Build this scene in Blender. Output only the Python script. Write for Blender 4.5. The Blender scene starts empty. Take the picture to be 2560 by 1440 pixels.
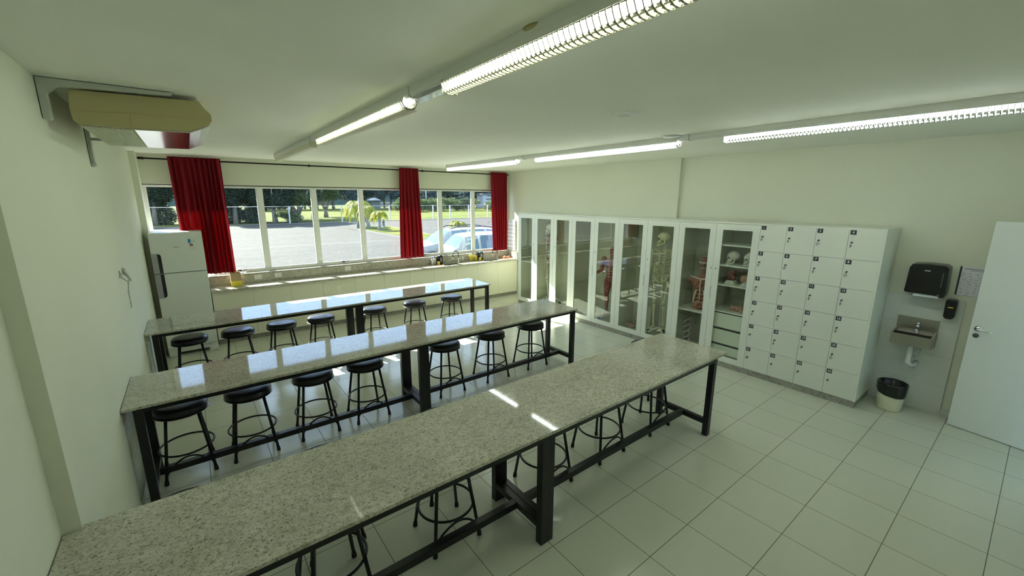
import bpy, math, random
from mathutils import Vector, Matrix
random.seed(7)
S = bpy.context.scene
COL = S.collection
R = math.radians
# ------------------------------------------------------------------ camera
def make_camera():
    yaw, pitch, roll, f = -37.6081, -12.177, 0.1718, 1033.5
    y, p, r = R(yaw), R(pitch), R(roll)
    fw = Vector((-math.sin(y)*math.cos(p), math.cos(y)*math.cos(p), math.sin(p)))
    rt = Vector((math.cos(y), math.sin(y), 0)); up = rt.cross(fw)
    r2 = rt*math.cos(r) + up*math.sin(r); u2 = -rt*math.sin(r) + up*math.cos(r)
    m = Matrix((r2, u2, -fw)).transposed().to_4x4()
    m.translation = Vector((0, 0, 2.2957))
    cd = bpy.data.cameras.new('camera'); co = bpy.data.objects.new('camera', cd)
    COL.objects.link(co); co.matrix_world = m
    cd.sensor_width = 36; cd.lens = 36*f/2560; cd.clip_start = .02; cd.clip_end = 900
    S.camera = co
make_camera()
# ------------------------------------------------------------------ view + light
S.view_settings.view_transform = 'Standard'; S.view_settings.look = 'None'
S.view_settings.gamma = 1; S.view_settings.use_curve_mapping = False
S.view_settings.exposure = 1.87
S.cycles.max_bounces = 9; S.cycles.diffuse_bounces = 5; S.cycles.glossy_bounces = 4
S.cycles.transmission_bounces = 4; S.cycles.transparent_max_bounces = 16
S.cycles.sample_clamp_indirect = 6; S.cycles.caustics_refractive = False
W = bpy.data.worlds.new('world'); S.world = W; W.use_nodes = True
wn = W.node_tree; wn.nodes.clear()
wo = wn.nodes.new('ShaderNodeOutputWorld'); bg = wn.nodes.new('ShaderNodeBackground')
tc = wn.nodes.new('ShaderNodeTexCoord'); sx = wn.nodes.new('ShaderNodeSeparateXYZ'); cr = wn.nodes.new('ShaderNodeValToRGB')
wn.links.new(tc.outputs['Generated'], sx.inputs[0]); wn.links.new(sx.outputs['Z'], cr.inputs[0])
cr.color_ramp.elements[0].position = 0; cr.color_ramp.elements[0].color = (.30, .50, .93, 1)
cr.color_ramp.elements[1].position = .7; cr.color_ramp.elements[1].color = (.62, .78, 1.0, 1)
wn.links.new(cr.outputs[0], bg.inputs[0]); bg.inputs[1].default_value = 1.12
wn.links.new(bg.outputs[0], wo.inputs[0])
sd = bpy.data.lights.new('sun', 'SUN'); so = bpy.data.objects.new('sun', sd); COL.objects.link(so)
sd.energy = 8.5; sd.angle = R(.6); sd.color = (1, .97, .86)
so.location = (0, 20, 20)
so.rotation_euler = Vector((-.3, 1, .75)).to_track_quat('Z', 'Y').to_euler()
# ------------------------------------------------------------------ materials
M = {}
def mat(name, col, rough=.5, metal=0, spec=.5, **kw):
    m = bpy.data.materials.new(name); m.use_nodes = True
    b = m.node_tree.nodes['Principled BSDF']
    b.inputs['Base Color'].default_value = (*col, 1); b.inputs['Roughness'].default_value = rough
    b.inputs['Metallic'].default_value = metal; b.inputs['Specular IOR Level'].default_value = spec
    for k, v in kw.items(): b.inputs[k.replace('_', ' ')].default_value = v
    M[name] = m; return m
def nodes(m): return m.node_tree.nodes, m.node_tree.links, m.node_tree.nodes['Principled BSDF']
def noise_tint(m, scale=3, amt=.06, bump=0, bscale=200, detail=3):
    n, l, b = nodes(m); c = b.inputs['Base Color'].default_value[:]
    t = n.new('ShaderNodeTexCoord'); ns = n.new('ShaderNodeTexNoise'); ns.inputs['Scale'].default_value = scale; ns.inputs['Detail'].default_value = detail
    l.new(t.outputs['Object'], ns.inputs['Vector'])
    r = n.new('ShaderNodeValToRGB'); l.new(ns.outputs['Fac'], r.inputs[0])
    r.color_ramp.elements[0].position = .3; r.color_ramp.elements[1].position = .7
    r.color_ramp.elements[0].color = (c[0]*(1-amt), c[1]*(1-amt), c[2]*(1-amt), 1); r.color_ramp.elements[1].color = (min(1, c[0]*(1+amt)), min(1, c[1]*(1+amt)), min(1, c[2]*(1+amt)), 1)
    l.new(r.outputs[0], b.inputs['Base Color'])
    if bump:
        n2 = n.new('ShaderNodeTexNoise'); n2.inputs['Scale'].default_value = bscale; l.new(t.outputs['Object'], n2.inputs['Vector'])
        bp = n.new('ShaderNodeBump'); bp.inputs['Strength'].default_value = bump; bp.inputs['Distance'].default_value = .004
        l.new(n2.outputs['Fac'], bp.inputs['Height']); l.new(bp.outputs[0], b.inputs['Normal'])
    return m
noise_tint(mat('wall_paint', (.71, .74, .60), .85, spec=.2), 1.2, .02, .15, 300)
noise_tint(mat('ceiling_paint', (.89, .91, .83), .9, spec=.15), .9, .025, .08, 200)
mat('white_laminate', (.78, .82, .74), .32, spec=.4)
mat('white_laminate_shelf', (.74, .77, .70), .4, spec=.4)
mat('cabinet_interior_shaded', (.56, .57, .47), .5)  # darker than the doors: shade inside the cabinets put into the colour
mat('cream_laminate', (.80, .80, .64), .35, spec=.35)
mat('white_paint', (.80, .84, .80), .35)
mat('window_aluminium', (.82, .85, .80), .3)
mat('white_plastic', (.80, .82, .78), .35)
mat('beige_plastic', (.46, .42, .20), .45)
mat('black_steel', (.006, .006, .0065), .32, spec=.45)
mat('black_plastic', (.008, .008, .009), .25)
mat('black_vinyl', (.008, .009, .011), .3, spec=.5)
mat('dark_rubber', (.02, .02, .02), .8)
mat('chrome', (.8, .8, .8), .15, 1)
mat('chrome_dark', (.10, .10, .10), .3, 1); mat('steel', (.42, .41, .37), .33, 1)
mat('dark_grey', (.10, .105, .11), .5)
mat('grey_plastic', (.38, .38, .40), .35)
mat('bracket_grey', (.50, .53, .47), .5)
mat('bone', (.86, .82, .56), .5)
mat('bone_white', (.72, .72, .66), .45)
mat('muscle_red', (.36, .06, .05), .45)
mat('muscle_paint', (.55, .04, .03), .5)
mat('vein_blue', (.05, .12, .4), .5)
mat('tendon', (.72, .58, .50), .5)
mat('flesh', (.55, .26, .17), .5)
mat('blue_sticker', (.03, .25, .55), .5)
mat('brown_sticker', (.30, .16, .10), .6)
mat('yellow_card', (.72, .58, .05), .6)
mat('brown_card', (.42, .30, .17), .8)
mat('soap_yellow', (.75, .62, .08), .35)
mat('purple_plastic', (.06, .05, .22), .4)
mat('milky_plastic', (.75, .75, .72), .4)
mat('orange_cloth', (.70, .30, .18), .9)
mat('paper', (.72, .74, .76), .8)
mat('ink', (.04, .04, .05), .8)
mat('ink_soft', (.25, .26, .28), .8)
mat('logo_grey', (.5, .5, .47), .5)
mat('clear_wrap', (.6, .62, .6), .3)
mat('palm_green', (.60, .62, .03), .55)
mat('bark', (.20, .17, .13), .9)
mat('palm_trunk', (.26, .25, .23), .9)
mat('car_white', (.17, .18, .182), .22, spec=.5, Coat_Weight=.6, Coat_Roughness=.05)
mat('car_glass', (.05, .10, .13), .03, spec=.9)
mat('tyre', (.02, .02, .02), .8)
mat('lamp_red', (.22, .08, .07), .2)
mat('fence_white', (.40, .42, .41), .6)
mat('kerb_white', (.15, .15, .14), .9)
mat('kerb_dark', (.10, .11, .09), .9)
mat('roof_white', (.35, .35, .35), .7)
mat('road_far', (.24, .24, .24), .9)
mat('line_white', (.13, .13, .13), .8)
mat('soil', (.18, .15, .08), .9)
def emi(name, col, st):
    m = bpy.data.materials.new(name); m.use_nodes = True; n = m.node_tree.nodes; n.clear()
    e = n.new('ShaderNodeEmission'); e.inputs[0].default_value = (*col, 1); e.inputs[1].default_value = st
    o = n.new('ShaderNodeOutputMaterial'); m.node_tree.links.new(e.outputs[0], o.inputs[0]); M[name] = m
emi('tube_light', (.95, 1, .90), 10.0); emi('tube_light_bright', (.93, 1, .95), 15.5)
def glassmat(name, tint, ior, rough=0.0, extra=0.0):
    m = bpy.data.materials.new(name); m.use_nodes = True; n = m.node_tree.nodes; l = m.node_tree.links; n.clear()
    o = n.new('ShaderNodeOutputMaterial'); mx = n.new('ShaderNodeMixShader'); t = n.new('ShaderNodeBsdfTransparent'); g = n.new('ShaderNodeBsdfGlossy')
    t.inputs[0].default_value = (*tint, 1); g.inputs['Roughness'].default_value = rough; g.inputs['Color'].default_value = (.95, 1, .97, 1)
    # Schlick reflectance from the two-sided facing angle
    r0 = ((ior-1)/(ior+1))**2+extra
    ge = n.new('ShaderNodeNewGeometry'); dp = n.new('ShaderNodeVectorMath'); dp.operation = 'DOT_PRODUCT'; l.new(ge.outputs['Normal'], dp.inputs[0]); l.new(ge.outputs['Incoming'], dp.inputs[1])
    ab = n.new('ShaderNodeMath'); ab.operation = 'ABSOLUTE'; l.new(dp.outputs['Value'], ab.inputs[0])
    su = n.new('ShaderNodeMath'); su.operation = 'SUBTRACT'; su.inputs[0].default_value = 1; l.new(ab.outputs[0], su.inputs[1])
    pw = n.new('ShaderNodeMath'); pw.operation = 'POWER'; pw.inputs[1].default_value = 5; l.new(su.outputs[0], pw.inputs[0])
    ad = n.new('ShaderNodeMath'); ad.operation = 'MULTIPLY_ADD'; ad.inputs[1].default_value = 1-r0; ad.inputs[2].default_value = r0; ad.use_clamp = True; l.new(pw.outputs[0], ad.inputs[0])
    l.new(ad.outputs[0], mx.inputs[0]); l.new(t.outputs[0], mx.inputs[1]); l.new(g.outputs[0], mx.inputs[2]); l.new(mx.outputs[0], o.inputs[0]); M[name] = m
glassmat('window_glass', (.97, .99, .98), 1.35)
glassmat('cabinet_glass', (.95, .97, .94), 1.5, 0, .01)
glassmat('clear_plastic', (.9, .92, .92), 1.4, .1, .08)
def granite():
    for name, ro, light, dark in (('granite', .05, (.57, .56, .465), (.11, .105, .08)), ('granite_base', .25, (.40, .40, .35), (.12, .12, .11))):
        m = mat(name, light, ro, spec=.40); n, l, b = nodes(m)
        t = n.new('ShaderNodeTexCoord'); mp = n.new('ShaderNodeMapping'); mp.inputs['Scale'].default_value = (1, 1.3, 1); mp.inputs['Rotation'].default_value = (0, 0, .5)
        l.new(t.outputs['Object'], mp.inputs[0])
        def nz(s, d, ro_=.55, dist=0):
            x = n.new('ShaderNodeTexNoise'); x.inputs['Scale'].default_value = s; x.inputs['Detail'].default_value = d; x.inputs['Roughness'].default_value = ro_; x.inputs['Distortion'].default_value = dist
            l.new(mp.outputs[0], x.inputs['Vector']); return x
        a = nz(95, 4, .68, .9); c = nz(24, 3, .6); d = nz(3.0, 2)
        r1 = n.new('ShaderNodeValToRGB'); l.new(a.outputs['Fac'], r1.inputs[0])
        e = r1.color_ramp.elements; e[0].position = .35; e[0].color = (*dark, 1); e[1].position = .47; e[1].color = (*light, 1)
        e2 = r1.color_ramp.elements.new(.66); e2.color = (min(1, light[0]*1.16), min(1, light[1]*1.16), min(1, light[2]*1.16), 1)
        r2 = n.new('ShaderNodeValToRGB'); l.new(c.outputs['Fac'], r2.inputs[0]); r2.color_ramp.elements[0].position = .32; r2.color_ramp.elements[0].color = (.76, .75, .70, 1); r2.color_ramp.elements[1].position = .56
        r3 = n.new('ShaderNodeValToRGB'); l.new(d.outputs['Fac'], r3.inputs[0]); r3.color_ramp.elements[0].position = .3; r3.color_ramp.elements[0].color = (.84, .84, .82, 1); r3.color_ramp.elements[1].position = .6
        m1 = n.new('ShaderNodeMix'); m1.data_type = 'RGBA'; m1.blend_type = 'MULTIPLY'; m1.inputs[0].default_value = 1
        m2 = n.new('ShaderNodeMix'); m2.data_type = 'RGBA'; m2.blend_type = 'MULTIPLY'; m2.inputs[0].default_value = 1
        l.new(r1.outputs[0], m1.inputs[6]); l.new(r2.outputs[0], m1.inputs[7]); l.new(m1.outputs[2], m2.inputs[6]); l.new(r3.outputs[0], m2.inputs[7]); l.new(m2.outputs[2], b.inputs['Base Color'])
granite()
def tiles(name, tw, th, c, mc, rough, ox, oy, ms=.0026, axes='xy', spec=.5):
    m = mat(name, c, rough, spec=spec); n, l, b = nodes(m)
    t = n.new('ShaderNodeTexCoord'); sp = n.new('ShaderNodeSeparateXYZ'); cb = n.new('ShaderNodeCombineXYZ')
    l.new(t.outputs['Object'], sp.inputs[0]); l.new(sp.outputs['XYZ'.index(axes[0].upper())], cb.inputs[0]); l.new(sp.outputs['XYZ'.index(axes[1].upper())], cb.inputs[1])
    mp = n.new('ShaderNodeMapping'); mp.inputs['Location'].default_value = (-ox + tw*200, -oy + th*200, 0); l.new(cb.outputs[0], mp.inputs[0])
    br = n.new('ShaderNodeTexBrick'); br.offset = 0; br.inputs['Scale'].default_value = 1; br.inputs['Brick Width'].default_value = tw; br.inputs['Row Height'].default_value = th
    br.inputs['Mortar Size'].default_value = ms; br.inputs['Mortar Smooth'].default_value = .2; br.inputs['Bias'].default_value = 0
    br.inputs['Color1'].default_value = (*c, 1); br.inputs['Color2'].default_value = (c[0]*.965, c[1]*.965, c[2]*.955, 1); br.inputs['Mortar'].default_value = (*mc, 1)
    l.new(mp.outputs[0], br.inputs['Vector']); l.new(br.outputs['Color'], b.inputs['Base Color'])
    mr = n.new('ShaderNodeMapRange'); mr.inputs[3].default_value = rough; mr.inputs[4].default_value = .8; l.new(br.outputs['Fac'], mr.inputs[0]); l.new(mr.outputs[0], b.inputs['Roughness'])
    bp = n.new('ShaderNodeBump'); bp.invert = True; bp.inputs['Strength'].default_value = .25; bp.inputs['Distance'].default_value = .001; l.new(br.outputs['Fac'], bp.inputs['Height']); l.new(bp.outputs[0], b.inputs['Normal'])
tiles('floor_tile', .45, .45, (.635, .66, .55), (.14, .14, .11), .17, 3.0165, 1.7019)
tiles('wall_tile', 2.0, .323, (.66, .70, .66), (.38, .40, .37), .25, .42, .0, .0014, 'yz')
def curtain_mat():
    m = mat('curtain_red', (.27, .016, .026), .8, spec=.15); n, l, b = nodes(m)
    tr = n.new('ShaderNodeBsdfTranslucent'); tr.inputs[0].default_value = (.50, .03, .04, 1); mx = n.new('ShaderNodeMixShader'); mx.inputs[0].default_value = .28
    o = [x for x in n if x.type == 'OUTPUT_MATERIAL'][0]; l.new(b.outputs[0], mx.inputs[1]); l.new(tr.outputs[0], mx.inputs[2]); l.new(mx.outputs[0], o.inputs[0])
curtain_mat()
def foliage(name, c1, c2):
    m = mat(name, c1, .6, spec=.3); n, l, b = nodes(m)
    g = n.new('ShaderNodeNewGeometry'); r = n.new('ShaderNodeValToRGB'); r.color_ramp.elements[0].color = (*c1, 1); r.color_ramp.elements[1].color = (*c2, 1)
    l.new(g.outputs['Random Per Island'], r.inputs[0]); l.new(r.outputs[0], b.inputs['Base Color'])
    tr = n.new('ShaderNodeBsdfTranslucent'); l.new(r.outputs[0], tr.inputs[0]); mx = n.new('ShaderNodeMixShader'); mx.inputs[0].default_value = .3
    o = [x for x in n if x.type == 'OUTPUT_MATERIAL'][0]; l.new(b.outputs[0], mx.inputs[1]); l.new(tr.outputs[0], mx.inputs[2]); l.new(mx.outputs[0], o.inputs[0])
foliage('leaf_dark', (.018, .035, .026), (.05, .08, .045))
foliage('leaf_bright', (.03, .055, .02), (.12, .16, .06))
foliage('leaf_far_haze', (.035, .06, .065), (.07, .105, .10))  # bluish tint puts distance haze into the leaf colour
foliage('leaf_bush', (.05, .085, .03), (.13, .17, .06))
foliage('leaf_palm', (.12, .15, .006), (.32, .29, .012))
def ground_mats():
    m = mat('asphalt', (.30, .30, .31), .9, spec=.2); n, l, b = nodes(m)
    t = n.new('ShaderNodeTexCoord'); a = n.new('ShaderNodeTexNoise'); a.inputs['Scale'].default_value = 7; a.inputs['Detail'].default_value = 6; a.inputs['Roughness'].default_value = .8
    l.new(t.outputs['Object'], a.inputs['Vector'])
    mp = n.new('ShaderNodeMapping'); mp.inputs['Scale'].default_value = (.12, .8, 1); l.new(t.outputs['Object'], mp.inputs[0])
    c = n.new('ShaderNodeTexNoise'); c.inputs['Scale'].default_value = 1; c.inputs['Detail'].default_value = 4; l.new(mp.outputs[0], c.inputs['Vector'])
    r = n.new('ShaderNodeValToRGB'); l.new(a.outputs['Fac'], r.inputs[0]); r.color_ramp.elements[0].position = .35; r.color_ramp.elements[1].position = .65
    r.color_ramp.elements[0].color = (.022, .022, .020, 1); r.color_ramp.elements[1].color = (.068, .067, .061, 1)
    r2 = n.new('ShaderNodeValToRGB'); l.new(c.outputs['Fac'], r2.inputs[0]); r2.color_ramp.elements[0].position = .35; r2.color_ramp.elements[1].position = .65; r2.color_ramp.elements[0].color = (.82, .82, .83, 1)
    mx = n.new('ShaderNodeMix'); mx.data_type = 'RGBA'; mx.blend_type = 'MULTIPLY'; mx.inputs[0].default_value = 1; l.new(r.outputs[0], mx.inputs[6]); l.new(r2.outputs[0], mx.inputs[7]); l.new(mx.outputs[2], b.inputs['Base Color'])
    m = mat('field_grass', (.2, .25, .06), .95, spec=.1); n, l, b = nodes(m)
    t = n.new('ShaderNodeTexCoord'); mp = n.new('ShaderNodeMapping'); mp.inputs['Scale'].default_value = (.3, 1, 1); l.new(t.outputs['Object'], mp.inputs[0])
    a = n.new('ShaderNodeTexNoise'); a.inputs['Scale'].default_value = .35; a.inputs['Detail'].default_value = 8; a.inputs['Roughness'].default_value = .7; l.new(mp.outputs[0], a.inputs['Vector'])
    r = n.new('ShaderNodeValToRGB'); l.new(a.outputs['Fac'], r.inputs[0]); r.color_ramp.elements[0].position = .36; r.color_ramp.elements[1].position = .6
    r.color_ramp.elements[0].color = (.035, .048, .010, 1); r.color_ramp.elements[1].color = (.095, .108, .016, 1); l.new(r.outputs[0], b.inputs['Base Color'])
ground_mats()
def muscle_mat():
    m = mat('muscle_striated', (.4, .1, .07), .42); n, l, b = nodes(m)
    t = n.new('ShaderNodeTexCoord'); w = n.new('ShaderNodeTexWave'); w.inputs['Scale'].default_value = 9; w.inputs['Distortion'].default_value = 6; w.inputs['Detail'].default_value = 2; w.bands_direction = 'DIAGONAL'
    l.new(t.outputs['Object'], w.inputs['Vector']); r = n.new('ShaderNodeValToRGB'); l.new(w.outputs['Fac'], r.inputs[0])
    e = r.color_ramp.elements; e[0].position = 0; e[0].color = (.27, .085, .06, 1); e[1].position = 1; e[1].color = (.44, .22, .16, 1); x = e.new(.6); x.color = (.33, .12, .085, 1)
    l.new(r.outputs[0], b.inputs['Base Color'])
muscle_mat()
# ------------------------------------------------------------------ mesh helpers
class MB:
    def __init__(s): s.v = []; s.f = []; s.m = []; s.s = []
    def add(s, vs, fs, m=0, sm=False):
        o = len(s.v); s.v += [Vector(v) for v in vs]
        for f in fs: s.f.append([o+i for i in f]); s.m.append(m); s.s.append(sm)
        return s
    def box(s, x0, x1, y0, y1, z0, z1, m=0, T=None):
        vs = [Vector((x, y, z)) for z in (z0, z1) for y in (y0, y1) for x in (x0, x1)]
        if T is not None: vs = [T @ v for v in vs]
        return s.add(vs, [(0, 2, 3, 1), (4, 5, 7, 6), (0, 1, 5, 4), (2, 6, 7, 3), (0, 4, 6, 2), (1, 3, 7, 5)], m)
    def tube(s, pts, r, n=8, closed=False, m=0, caps=True):
        pts = [Vector(p) for p in pts]; k = len(pts); rs = r if isinstance(r, (list, tuple)) else [r]*k
        vs = []; nrm = None
        for i, p in enumerate(pts):
            if closed: t = pts[(i+1) % k] - pts[i-1]
            else: t = pts[min(i+1, k-1)] - pts[max(i-1, 0)]
            t.normalize()
            if nrm is None: nrm = t.orthogonal().normalized()
            else:
                nrm = nrm - t*nrm.dot(t); nrm = nrm.normalized() if nrm.length > 1e-6 else t.orthogonal().normalized()
            b = t.cross(nrm)
            vs += [p + (nrm*math.cos(2*math.pi*j/n) + b*math.sin(2*math.pi*j/n))*rs[i] for j in range(n)]
        fs = []
        for i in range(k if closed else k-1):
            a, c = i*n, ((i+1) % k)*n
            fs += [(a+j, a+(j+1) % n, c+(j+1) % n, c+j) for j in range(n)]
        if not closed and caps: fs += [tuple(range(n-1, -1, -1)), tuple((k-1)*n+j for j in range(n))]
        return s.add(vs, fs, m, True)
    def lathe(s, prof, c=(0, 0, 0), n=24, m=0, axis='z', sm=True):
        vs = []; c = Vector(c)
        for (r, z) in prof:
            for j in range(n):
                a = 2*math.pi*j/n; p = Vector((r*math.cos(a), r*math.sin(a), z))
                if axis == 'x': p = Vector((p.z, p.x, p.y))
                if axis == 'y': p = Vector((p.x, p.z, p.y))
                vs.append(c+p)
        fs = [(i*n+j, i*n+(j+1) % n, (i+1)*n+(j+1) % n, (i+1)*n+j) for i in range(len(prof)-1) for j in range(n)]
        if prof[0][0] > 1e-6: fs.append(tuple(range(n-1, -1, -1)))
        if prof[-1][0] > 1e-6: fs.append(tuple((len(prof)-1)*n+j for j in range(n)))
        return s.add(vs, fs, m, sm)
    def ball(s, c, r, n=12, k=8, m=0, T=None):
        if not isinstance(r, (tuple, list)): r = (r, r, r)
        vs = []; c = Vector(c)
        for i in range(k+1):
            th = math.pi*i/k
            for j in range(n):
                a = 2*math.pi*j/n; p = Vector((r[0]*math.sin(th)*math.cos(a), r[1]*math.sin(th)*math.sin(a), r[2]*math.cos(th)))
                if T is not None: p = T @ p
                vs.append(c+p)
        return s.add(vs, [(i*n+j, (i+1)*n+j, (i+1)*n+(j+1) % n, i*n+(j+1) % n) for i in range(k) for j in range(n)], m, True)
    def prism(s, poly, a0, a1, axis='y', m=0):
        def P(u, v, a): return {'y': (u, a, v), 'x': (a, u, v), 'z': (u, v, a)}[axis]
        k = len(poly); vs = [P(u, v, a0) for u, v in poly] + [P(u, v, a1) for u, v in poly]
        return s.add(vs, [tuple(range(k)), tuple(range(2*k-1, k-1, -1))] + [(i, k+i, k+(i+1) % k, (i+1) % k) for i in range(k)], m)
    def quad(s, a, b, c, d, m=0): return s.add([a, b, c, d], [(0, 1, 2, 3)], m)
    def mesh(s, name, mats, off=(0, 0, 0), fix=True):
        off = Vector(off); me = bpy.data.meshes.new(name)
        me.from_pydata([v-off for v in s.v], [], s.f)
        for x in (mats if isinstance(mats, (list, tuple)) else [mats]): me.materials.append(M[x])
        me.polygons.foreach_set('material_index', s.m); me.polygons.foreach_set('use_smooth', s.s)
        if fix and len(s.f) < 60000:
            import bmesh
            b = bmesh.new(); b.from_mesh(me); bmesh.ops.recalc_face_normals(b, faces=b.faces); b.to_mesh(me); b.free()
        me.update(); return me
WL = {}
def wl(o): return WL.get(o.name, Vector((0, 0, 0))) if o else Vector((0, 0, 0))
def props(o, label=None, cat=None, group=None, kind=None):
    for k, v in (('label', label), ('category', cat), ('group', group), ('kind', kind)):
        if v: o[k] = v
    return o
def thing(name, label, cat, loc=(0, 0, 0), group=None, kind=None):
    o = bpy.data.objects.new(name, None); COL.objects.link(o); o.location = loc; o.empty_display_size = .1
    WL[o.name] = Vector(loc); return props(o, label, cat, group, kind)
def build(mb, name, mats, parent=None, bevel=0, fix=True, **kw):
    """one mesh object; vertices are given in world coordinates"""
    if parent is None:
        xs = [v.x for v in mb.v]; ys = [v.y for v in mb.v]; zs = [v.z for v in mb.v]
        loc = Vector(((min(xs)+max(xs))/2, (min(ys)+max(ys))/2, min(zs)))
        if kw.get('kind') == 'structure' or kw.pop('zero', False): loc = Vector((0, 0, 0))
        me = mb.mesh(name, mats, loc, fix); o = bpy.data.objects.new(name, me); COL.objects.link(o); o.location = loc; WL[o.name] = loc
    else:
        w = wl(parent); me = mb.mesh(name, mats, w, fix); o = bpy.data.objects.new(name, me); COL.objects.link(o); o.parent = parent; WL[o.name] = w
    if bevel:
        b = o.modifiers.new('bevel', 'BEVEL'); b.width = bevel; b.segments = 2; b.limit_method = 'ANGLE'; b.angle_limit = R(40)
        for p in o.data.polygons: p.use_smooth = True
        wn_ = o.modifiers.new('wn', 'WEIGHTED_NORMAL'); wn_.keep_sharp = False
    return props(o, **kw)
def bx(name, m, parent, x0, x1, y0, y1, z0, z1, bevel=0, **kw):
    return build(MB().box(x0, x1, y0, y1, z0, z1), name, m, parent, bevel, **kw)
def copy_tree(root, loc, label=None, group=None, rotz=None):
    r = root.copy(); COL.objects.link(r); r.location = loc; WL[r.name] = Vector(loc)
    if rotz is not None: r.rotation_euler.z = rotz
    if label: r['label'] = label
    if group: r['group'] = group
    for ch in list(root.children):
        c = ch.copy(); COL.objects.link(c); c.parent = r
        for g in list(ch.children):
            d = g.copy(); COL.objects.link(d); d.parent = c
    return r
def arc(c, r, a0, a1, n, plane='xz'):
    out = []
    for i in range(n+1):
        a = a0+(a1-a0)*i/n; u, v = r*math.cos(a), r*math.sin(a)
        out.append(Vector(c) + (Vector((u, 0, v)) if plane == 'xz' else Vector((u, v, 0)) if plane == 'xy' else Vector((0, u, v))))
    return out
FONT = {}
def text_mesh(txt, size, T, extrude=.0006):
    cu = bpy.data.curves.new('txt', 'FONT'); cu.body = txt; cu.size = size; cu.extrude = extrude; cu.align_x = 'CENTER'; cu.align_y = 'CENTER'; cu.offset = size*.02
    o = bpy.data.objects.new('txt', cu); COL.objects.link(o); dg = bpy.context.evaluated_depsgraph_get(); me = o.evaluated_get(dg).to_mesh()
    vs = [T @ v.co for v in me.vertices]; fs = [tuple(p.vertices) for p in me.polygons]
    o.evaluated_get(dg).to_mesh_clear(); bpy.data.objects.remove(o); bpy.data.curves.remove(cu); return vs, fs
# ------------------------------------------------------------------ dimensions
YW, HC, XWL, XWR = 8.18, 2.924, -.56, 6.21
ZS, ZT = 1.05, 2.50                      # window sill and head
XA, XB = -.50, 6.10
YN = -.56
# ------------------------------------------------------------------ room shell
K = dict(kind='structure')
build(MB().box(-1.2, 7.2, -3.2, 8.20, -.12, 0), 'floor', 'floor_tile', **K)
build(MB().box(-1.2, 6.6, YN-.15, 8.43, HC, 3.08), 'ceiling', 'ceiling_paint', **K)
build(MB().box(-.9, XWL, 2.44, 8.40, -.1, HC).box(-.9, -.625, YN, 2.44, -.1, HC), 'wall_left', 'wall_paint', **K)
build(MB().box(XWL, -.492, 7.86, YW+.02, 0, HC), 'trim_1', 'wall_paint', label='narrow plastered pier in the corner beside the fridge', **K)
build(MB().box(6.235, 6.5, YN, 3.71, -.1, HC).box(6.175, 6.5, 3.71, 8.40, -.1, HC), 'wall_right', 'wall_paint', **K)
w = MB().box(-.9, 6.5, YW, 8.42, -.12, ZS-.02).box(-.9, 6.5, YW, 8.42, ZT, HC).box(-.9, XA, YW, 8.42, ZS-.02, ZT).box(XB, 6.5, YW, 8.42, ZS-.02, ZT)
build(w, 'wall_far', 'wall_paint', **K)
w = MB().box(-.9, 5.03, YN-.12, YN, -.1, HC).box(5.03, 5.90, YN-.12, YN, 2.12, HC).box(5.90, 6.5, YN-.12, YN, -.1, HC)
build(w, 'wall_near', 'wall_paint', **K)
build(MB().box(-1.5, 8.0, 8.42, 9.27, 3.0, 3.1), 'trim_2', 'wall_paint', label='roof overhang outside above the window', **K)
build(MB().box(XA, XB, YW-.02, YW+.24, ZS-.022, ZS), 'trim_3', 'granite_base', label='speckled granite window sill', **K)
bb = MB().box(6.222, 6.235, YN, .42, 0, .07).box(6.222, 6.235, .42, 1.03, 0, .07)
build(bb, 'baseboard_right', 'wall_tile', **K)
build(MB().box(XWL, XWL+.012, 2.44, 7.86, 0, .07).box(-.625, -.613, YN, 2.44, 0, .07), 'baseboard_left', 'floor_tile', **K)
build(MB().box(6.215, 6.235, .422, 1.035, .07, 1.272), 'trim_4', 'wall_tile', label='white tiled splash panel behind the steel wash basin', **K)
build(MB().box(2.5, 9.5, -2.75, -2.6, 0, HC), 'wall_corridor_added', 'wall_paint', **K)  # unseen corridor wall, added to cut blue skylight from the doorway
build(MB().box(2.5, 9.5, -2.75, YN-.16, HC, HC+.1), 'ceiling_corridor_added', 'ceiling_paint', **K)  # unseen as well, added to dim the sky coming through the doorway
# doorway frame and leaf opened into the room
d = thing('door_1', 'plain white door leaf standing open in front of the right wall', 'door', (5.88, -.5, 0), kind='structure')
del d['category']
ang = math.atan2(-.523, -.103)
def DT():
    # local frame: origin at free edge bottom, +u towards the hinge
    u = Vector((math.cos(ang), math.sin(ang), 0)); n = Vector((-u.y, u.x, 0)); z = Vector((0, 0, 1))
    m = Matrix((u, n, z)).transposed().to_4x4(); m.translation = Vector((6.018, .339, 0)); return m
D = DT()
if (D.to_3x3() @ Vector((0, 1, 0))).x > 0: NS = -1
else: NS = 1
def dbox(mb, u0, u1, n0, n1, z0, z1, m=0): return mb.box(u0, u1, min(n0*NS, n1*NS), max(n0*NS, n1*NS), z0, z1, m, D)
leaf = build(dbox(MB(), 0, .86, -.036, 0, .006, 2.10), 'door_leaf', 'white_paint', d, .002)
h = MB(); P = lambda u, n_, z: D @ Vector((u, n_*NS, z))
h.tube([P(.055, 0, 1.062), P(.055, .012, 1.062)], .026, 20); h.tube([P(.055, .01, 1.062), P(.055, .045, 1.062), P(.075, .052, 1.06), P(.17, .052, 1.05)], [.010, .010, .010, .008], 12)
build(h, 'door_handle', 'chrome', leaf)
build(MB().tube([P(.05, 0, .99), P(.05, .006, .99)], .022, 20), 'lock_rose', 'dark_grey', leaf)
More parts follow.
